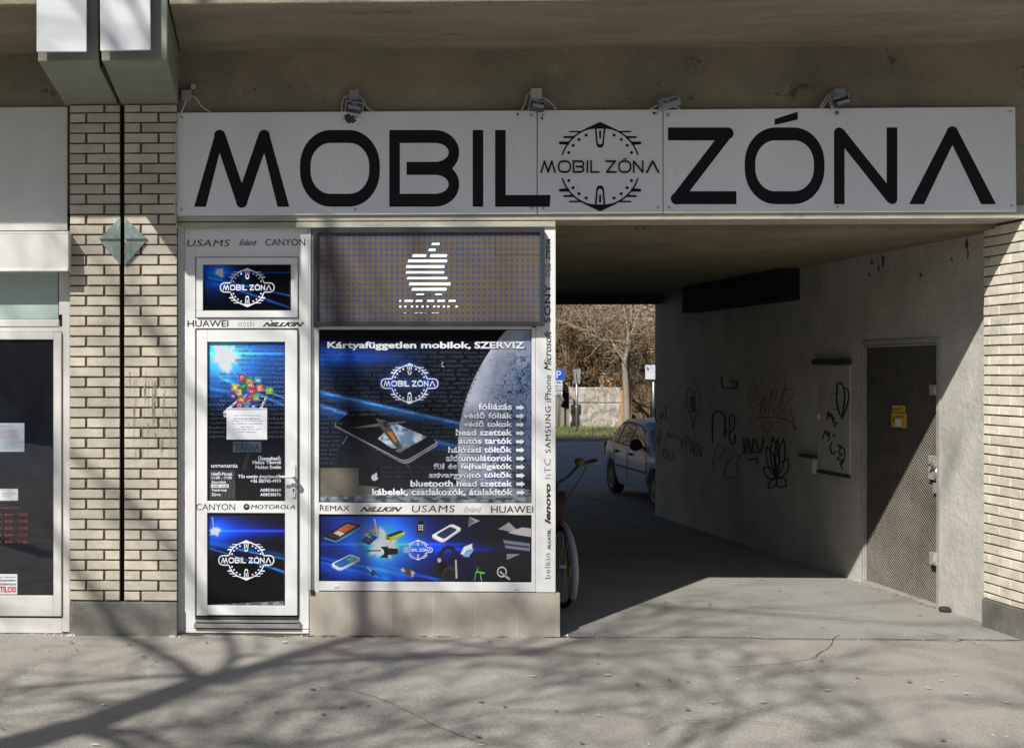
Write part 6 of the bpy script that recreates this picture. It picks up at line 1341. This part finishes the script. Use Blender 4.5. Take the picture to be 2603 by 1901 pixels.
for v in (1197, 1275): pz = PD(*Zb(373, v), 38.4); b.lathe((pz.x, pz.y, pz.z), (0, 0, 1), [(-.02, .045), (.02, .045)], 10)
b.build('clamp', m_bwhite, s2)
s3, p = pole(1661, 1104, 36.0, 2.2, 'notice_sign', 'white rectangular information board on a pole beside the passage wall')
a = PD(1641, 928, 35.9); c = PD(1668, 964, 35.9); b = MB(); b.box(a.x, c.x, a.y, a.y+.03, c.z, a.z); b.build('board', m_paper, s3)
fl = Flat(lambda u, v, l: PD(u, v, 35.9-l), .04); fl.rect(1643.5, 932, 1648, 938); fl.text('INFO', 1650, 932, 1660, 934.5); fl.text('tájékoztató', 1643.5, 941, 1662, 943); fl.build('marking', M('blue_ink', (.1, .25, .6), .5, 0), s3)

# ================================================================== BEHIND THE VIEWER: street trees whose shadows fall here, and an added house block for the reflections
m_tb = M('street_tree_bark', (.16, .14, .11), .9, .3, 6)
def lift(S, k): return S+SUN*k
K0 = 8.5
mt = thing('shadow_tree', (0.82-.788*K0, -K0, 0), 'tall leafless street tree throwing the long trunk shadow over the pavement', 'tree', 'leafless street trees')
tk = MB(); cr = MB(); tw = MB()
def Zg(x, y): return (x/1.74, 1560+y/1.74)
def sh_(pts, rs, k, dk=0, mb=cr, wall_from=None, sub=True, kk=None):
    out = []
    n = len(pts)
    for i, q_ in enumerate(pts):
        if len(q_) == 3: S = P(q_[0], q_[1], -.03)       # point on the facade
        else: S = G(*Zg(*q_))
        out.append(lift(S, k+dk*i/max(n-1, 1)))
    mb.tube(out, [r_ for r_ in rs], 7, cap=False); return out
base_pts = [Vector((0.80-.788*K0, -K0, 0)), Vector((0.81-.788*K0, -K0, 3.5))]
S_list = [lift(G(*Zg(0, 590)), K0-2.63)]
# trunk: S at height h/1.129
main = []
for q_, r_ in (((0, 592), .145), ((420, 478), .135), ((860, 305), .12), ((1180, 222), .095), ((1400, 150), .082)): 
    S = G(*Zg(*q_)); k = (S.y+K0); main.append((lift(S, k), r_))
for (u, v), r_ in (((925, 1602), .078), ((918, 1450), .074), ((900, 1200), .07), ((885, 950), .062), ((870, 750), .055), ((845, 600), .045), ((820, 450), .035)):
    S = P(u, v, -.03); main.append((lift(S, K0), r_))
tk.tube([base_pts[0], base_pts[1]*.6+main[0][0]*.4]+[m_[0] for m_ in main], [.19, .165]+[m_[1] for m_ in main], 10, cap=False)
def kof(q_): return G(*Zg(*q_)).y+K0
outs = []
def limb(pts, rs, dk=0):
    k0 = kof(pts[0]); outs.append((sh_(pts, rs, k0, dk), rs))
limb([(870, 300), (790, 215), (700, 170), (545, 100)]+[(190, 1440, 0), (120, 1330, 0)], [.06, .05, .045, .042, .04, .03], .3)
limb([(950, 280), (1015, 220), (1038, 170), (1020, 120), (985, 70), (530, 1575, 0), (505, 1500, 0), (455, 1410, 0), (330, 1290, 0), (180, 1150, 0)], [.05, .045, .042, .04, .038, .036, .036, .034, .03, .025], .2)
limb([(850, 285), (740, 270), (600, 282), (330, 305), (0, 332)], [.035, .03, .028, .025, .02], .2)
limb([(1180, 230), (1400, 212), (1700, 200), (2000, 188), (2400, 170)], [.045, .04, .034, .028, .02], .5)
limb([(1180, 215), (1400, 180), (1750, 185), (2262, 178)], [.03, .026, .022, .018], .8)
limb([(1035, 185), (1130, 180), (1260, 186)], [.024, .02, .018], .2)
limb([(300, 520), (450, 510), (600, 520), (680, 550), (745, 590), (800, 640)], [.05, .045, .04, .036, .03, .03], .3)
limb([(380, 522), (500, 560), (560, 600)], [.04, .03, .03], .3)
limb([(620, 400), (500, 395), (300, 350)], [.02, .02, .015], 1)
random.seed(33)
for o_, rs in outs:
    for k in range(4):
        i = random.randint(1, len(o_)-1); dr_ = (o_[i]-o_[i-1]).normalized()
        grow(tw, o_[i], dr_+Vector((random.gauss(0, .5), random.gauss(0, .5), random.gauss(.2, .4))), .016, random.uniform(.9, 1.8), 3, .25, .03, (2, 3), .006, .7, 4)
for m_ in main[4:]:
    for k in range(2): grow(cr, m_[0], Vector((random.gauss(0, .8), random.gauss(0, .8), .6)), .03, random.uniform(1.4, 2.4), 3, .22, .05, (2, 3), .008, .7, 4, tw)
tk.build('trunk', m_tb, mt); cr.build('boughs', m_tb, mt); tw.build('twigs', m_tb, mt)
def street_tree(loc, seed, lab, h=5.0, r=.16, d=4):
    random.seed(seed); r_ = thing('shadow_tree', loc, lab, 'tree', 'leafless street trees'); tk = MB(); cr = MB(); tw = MB(); L0 = Vector(loc)
    pts = [L0, L0+Vector((.05, .1, h*.5)), L0+Vector((.1, -.05, h))]; tk.tube(pts, [r, r*.85, r*.7], 8, cap=False)
    for k in range(4):
        a = 6.28*k/4+random.uniform(-.4, .4); grow(cr, pts[-1]-Vector((0, 0, random.uniform(0, .8))), Vector((math.cos(a)*.7, math.sin(a)*.7, 1)), r*.5, h*.5, d, .2, .06, (2, 3), .009, .75, 4, tw)
    tk.build('trunk', m_tb, r_); cr.build('boughs', m_tb, r_); tw.build('twigs', m_tb, r_)
street_tree((-2.8, -10.8, 0), 5, 'tall leafless street tree shading the right half of the pavement', 5.0, .13, 6)
street_tree((-10.5, -14.5, 0), 6, 'leafless street tree mottling the left shop front with twig shadows', 5.0, .13, 4)
street_tree((1.5, -14.5, 0), 7, 'leafless street tree whose thin shadows reach the steel door', 5.0, .12, 4)
hb2 = thing('added_house_block', (0, -36, 0), 'unseen house block added behind the viewer to keep bright sky out of reflections', 'building')  # added, unseen; blocks low sky from the glass and the passage
b = MB(); b.box(-40, 40, -44, -34, -.1, 11); b.build('wall', m_plaster, hb2)
b = MB()
for i in range(26):
    for j in range(4): b.box(-38+i*3, -36.6+i*3, -34.02, -33.97, 1.2+j*2.9, 2.7+j*2.9)
b.build('windows', m_dglass, hb2)['kind'] = 'stuff'
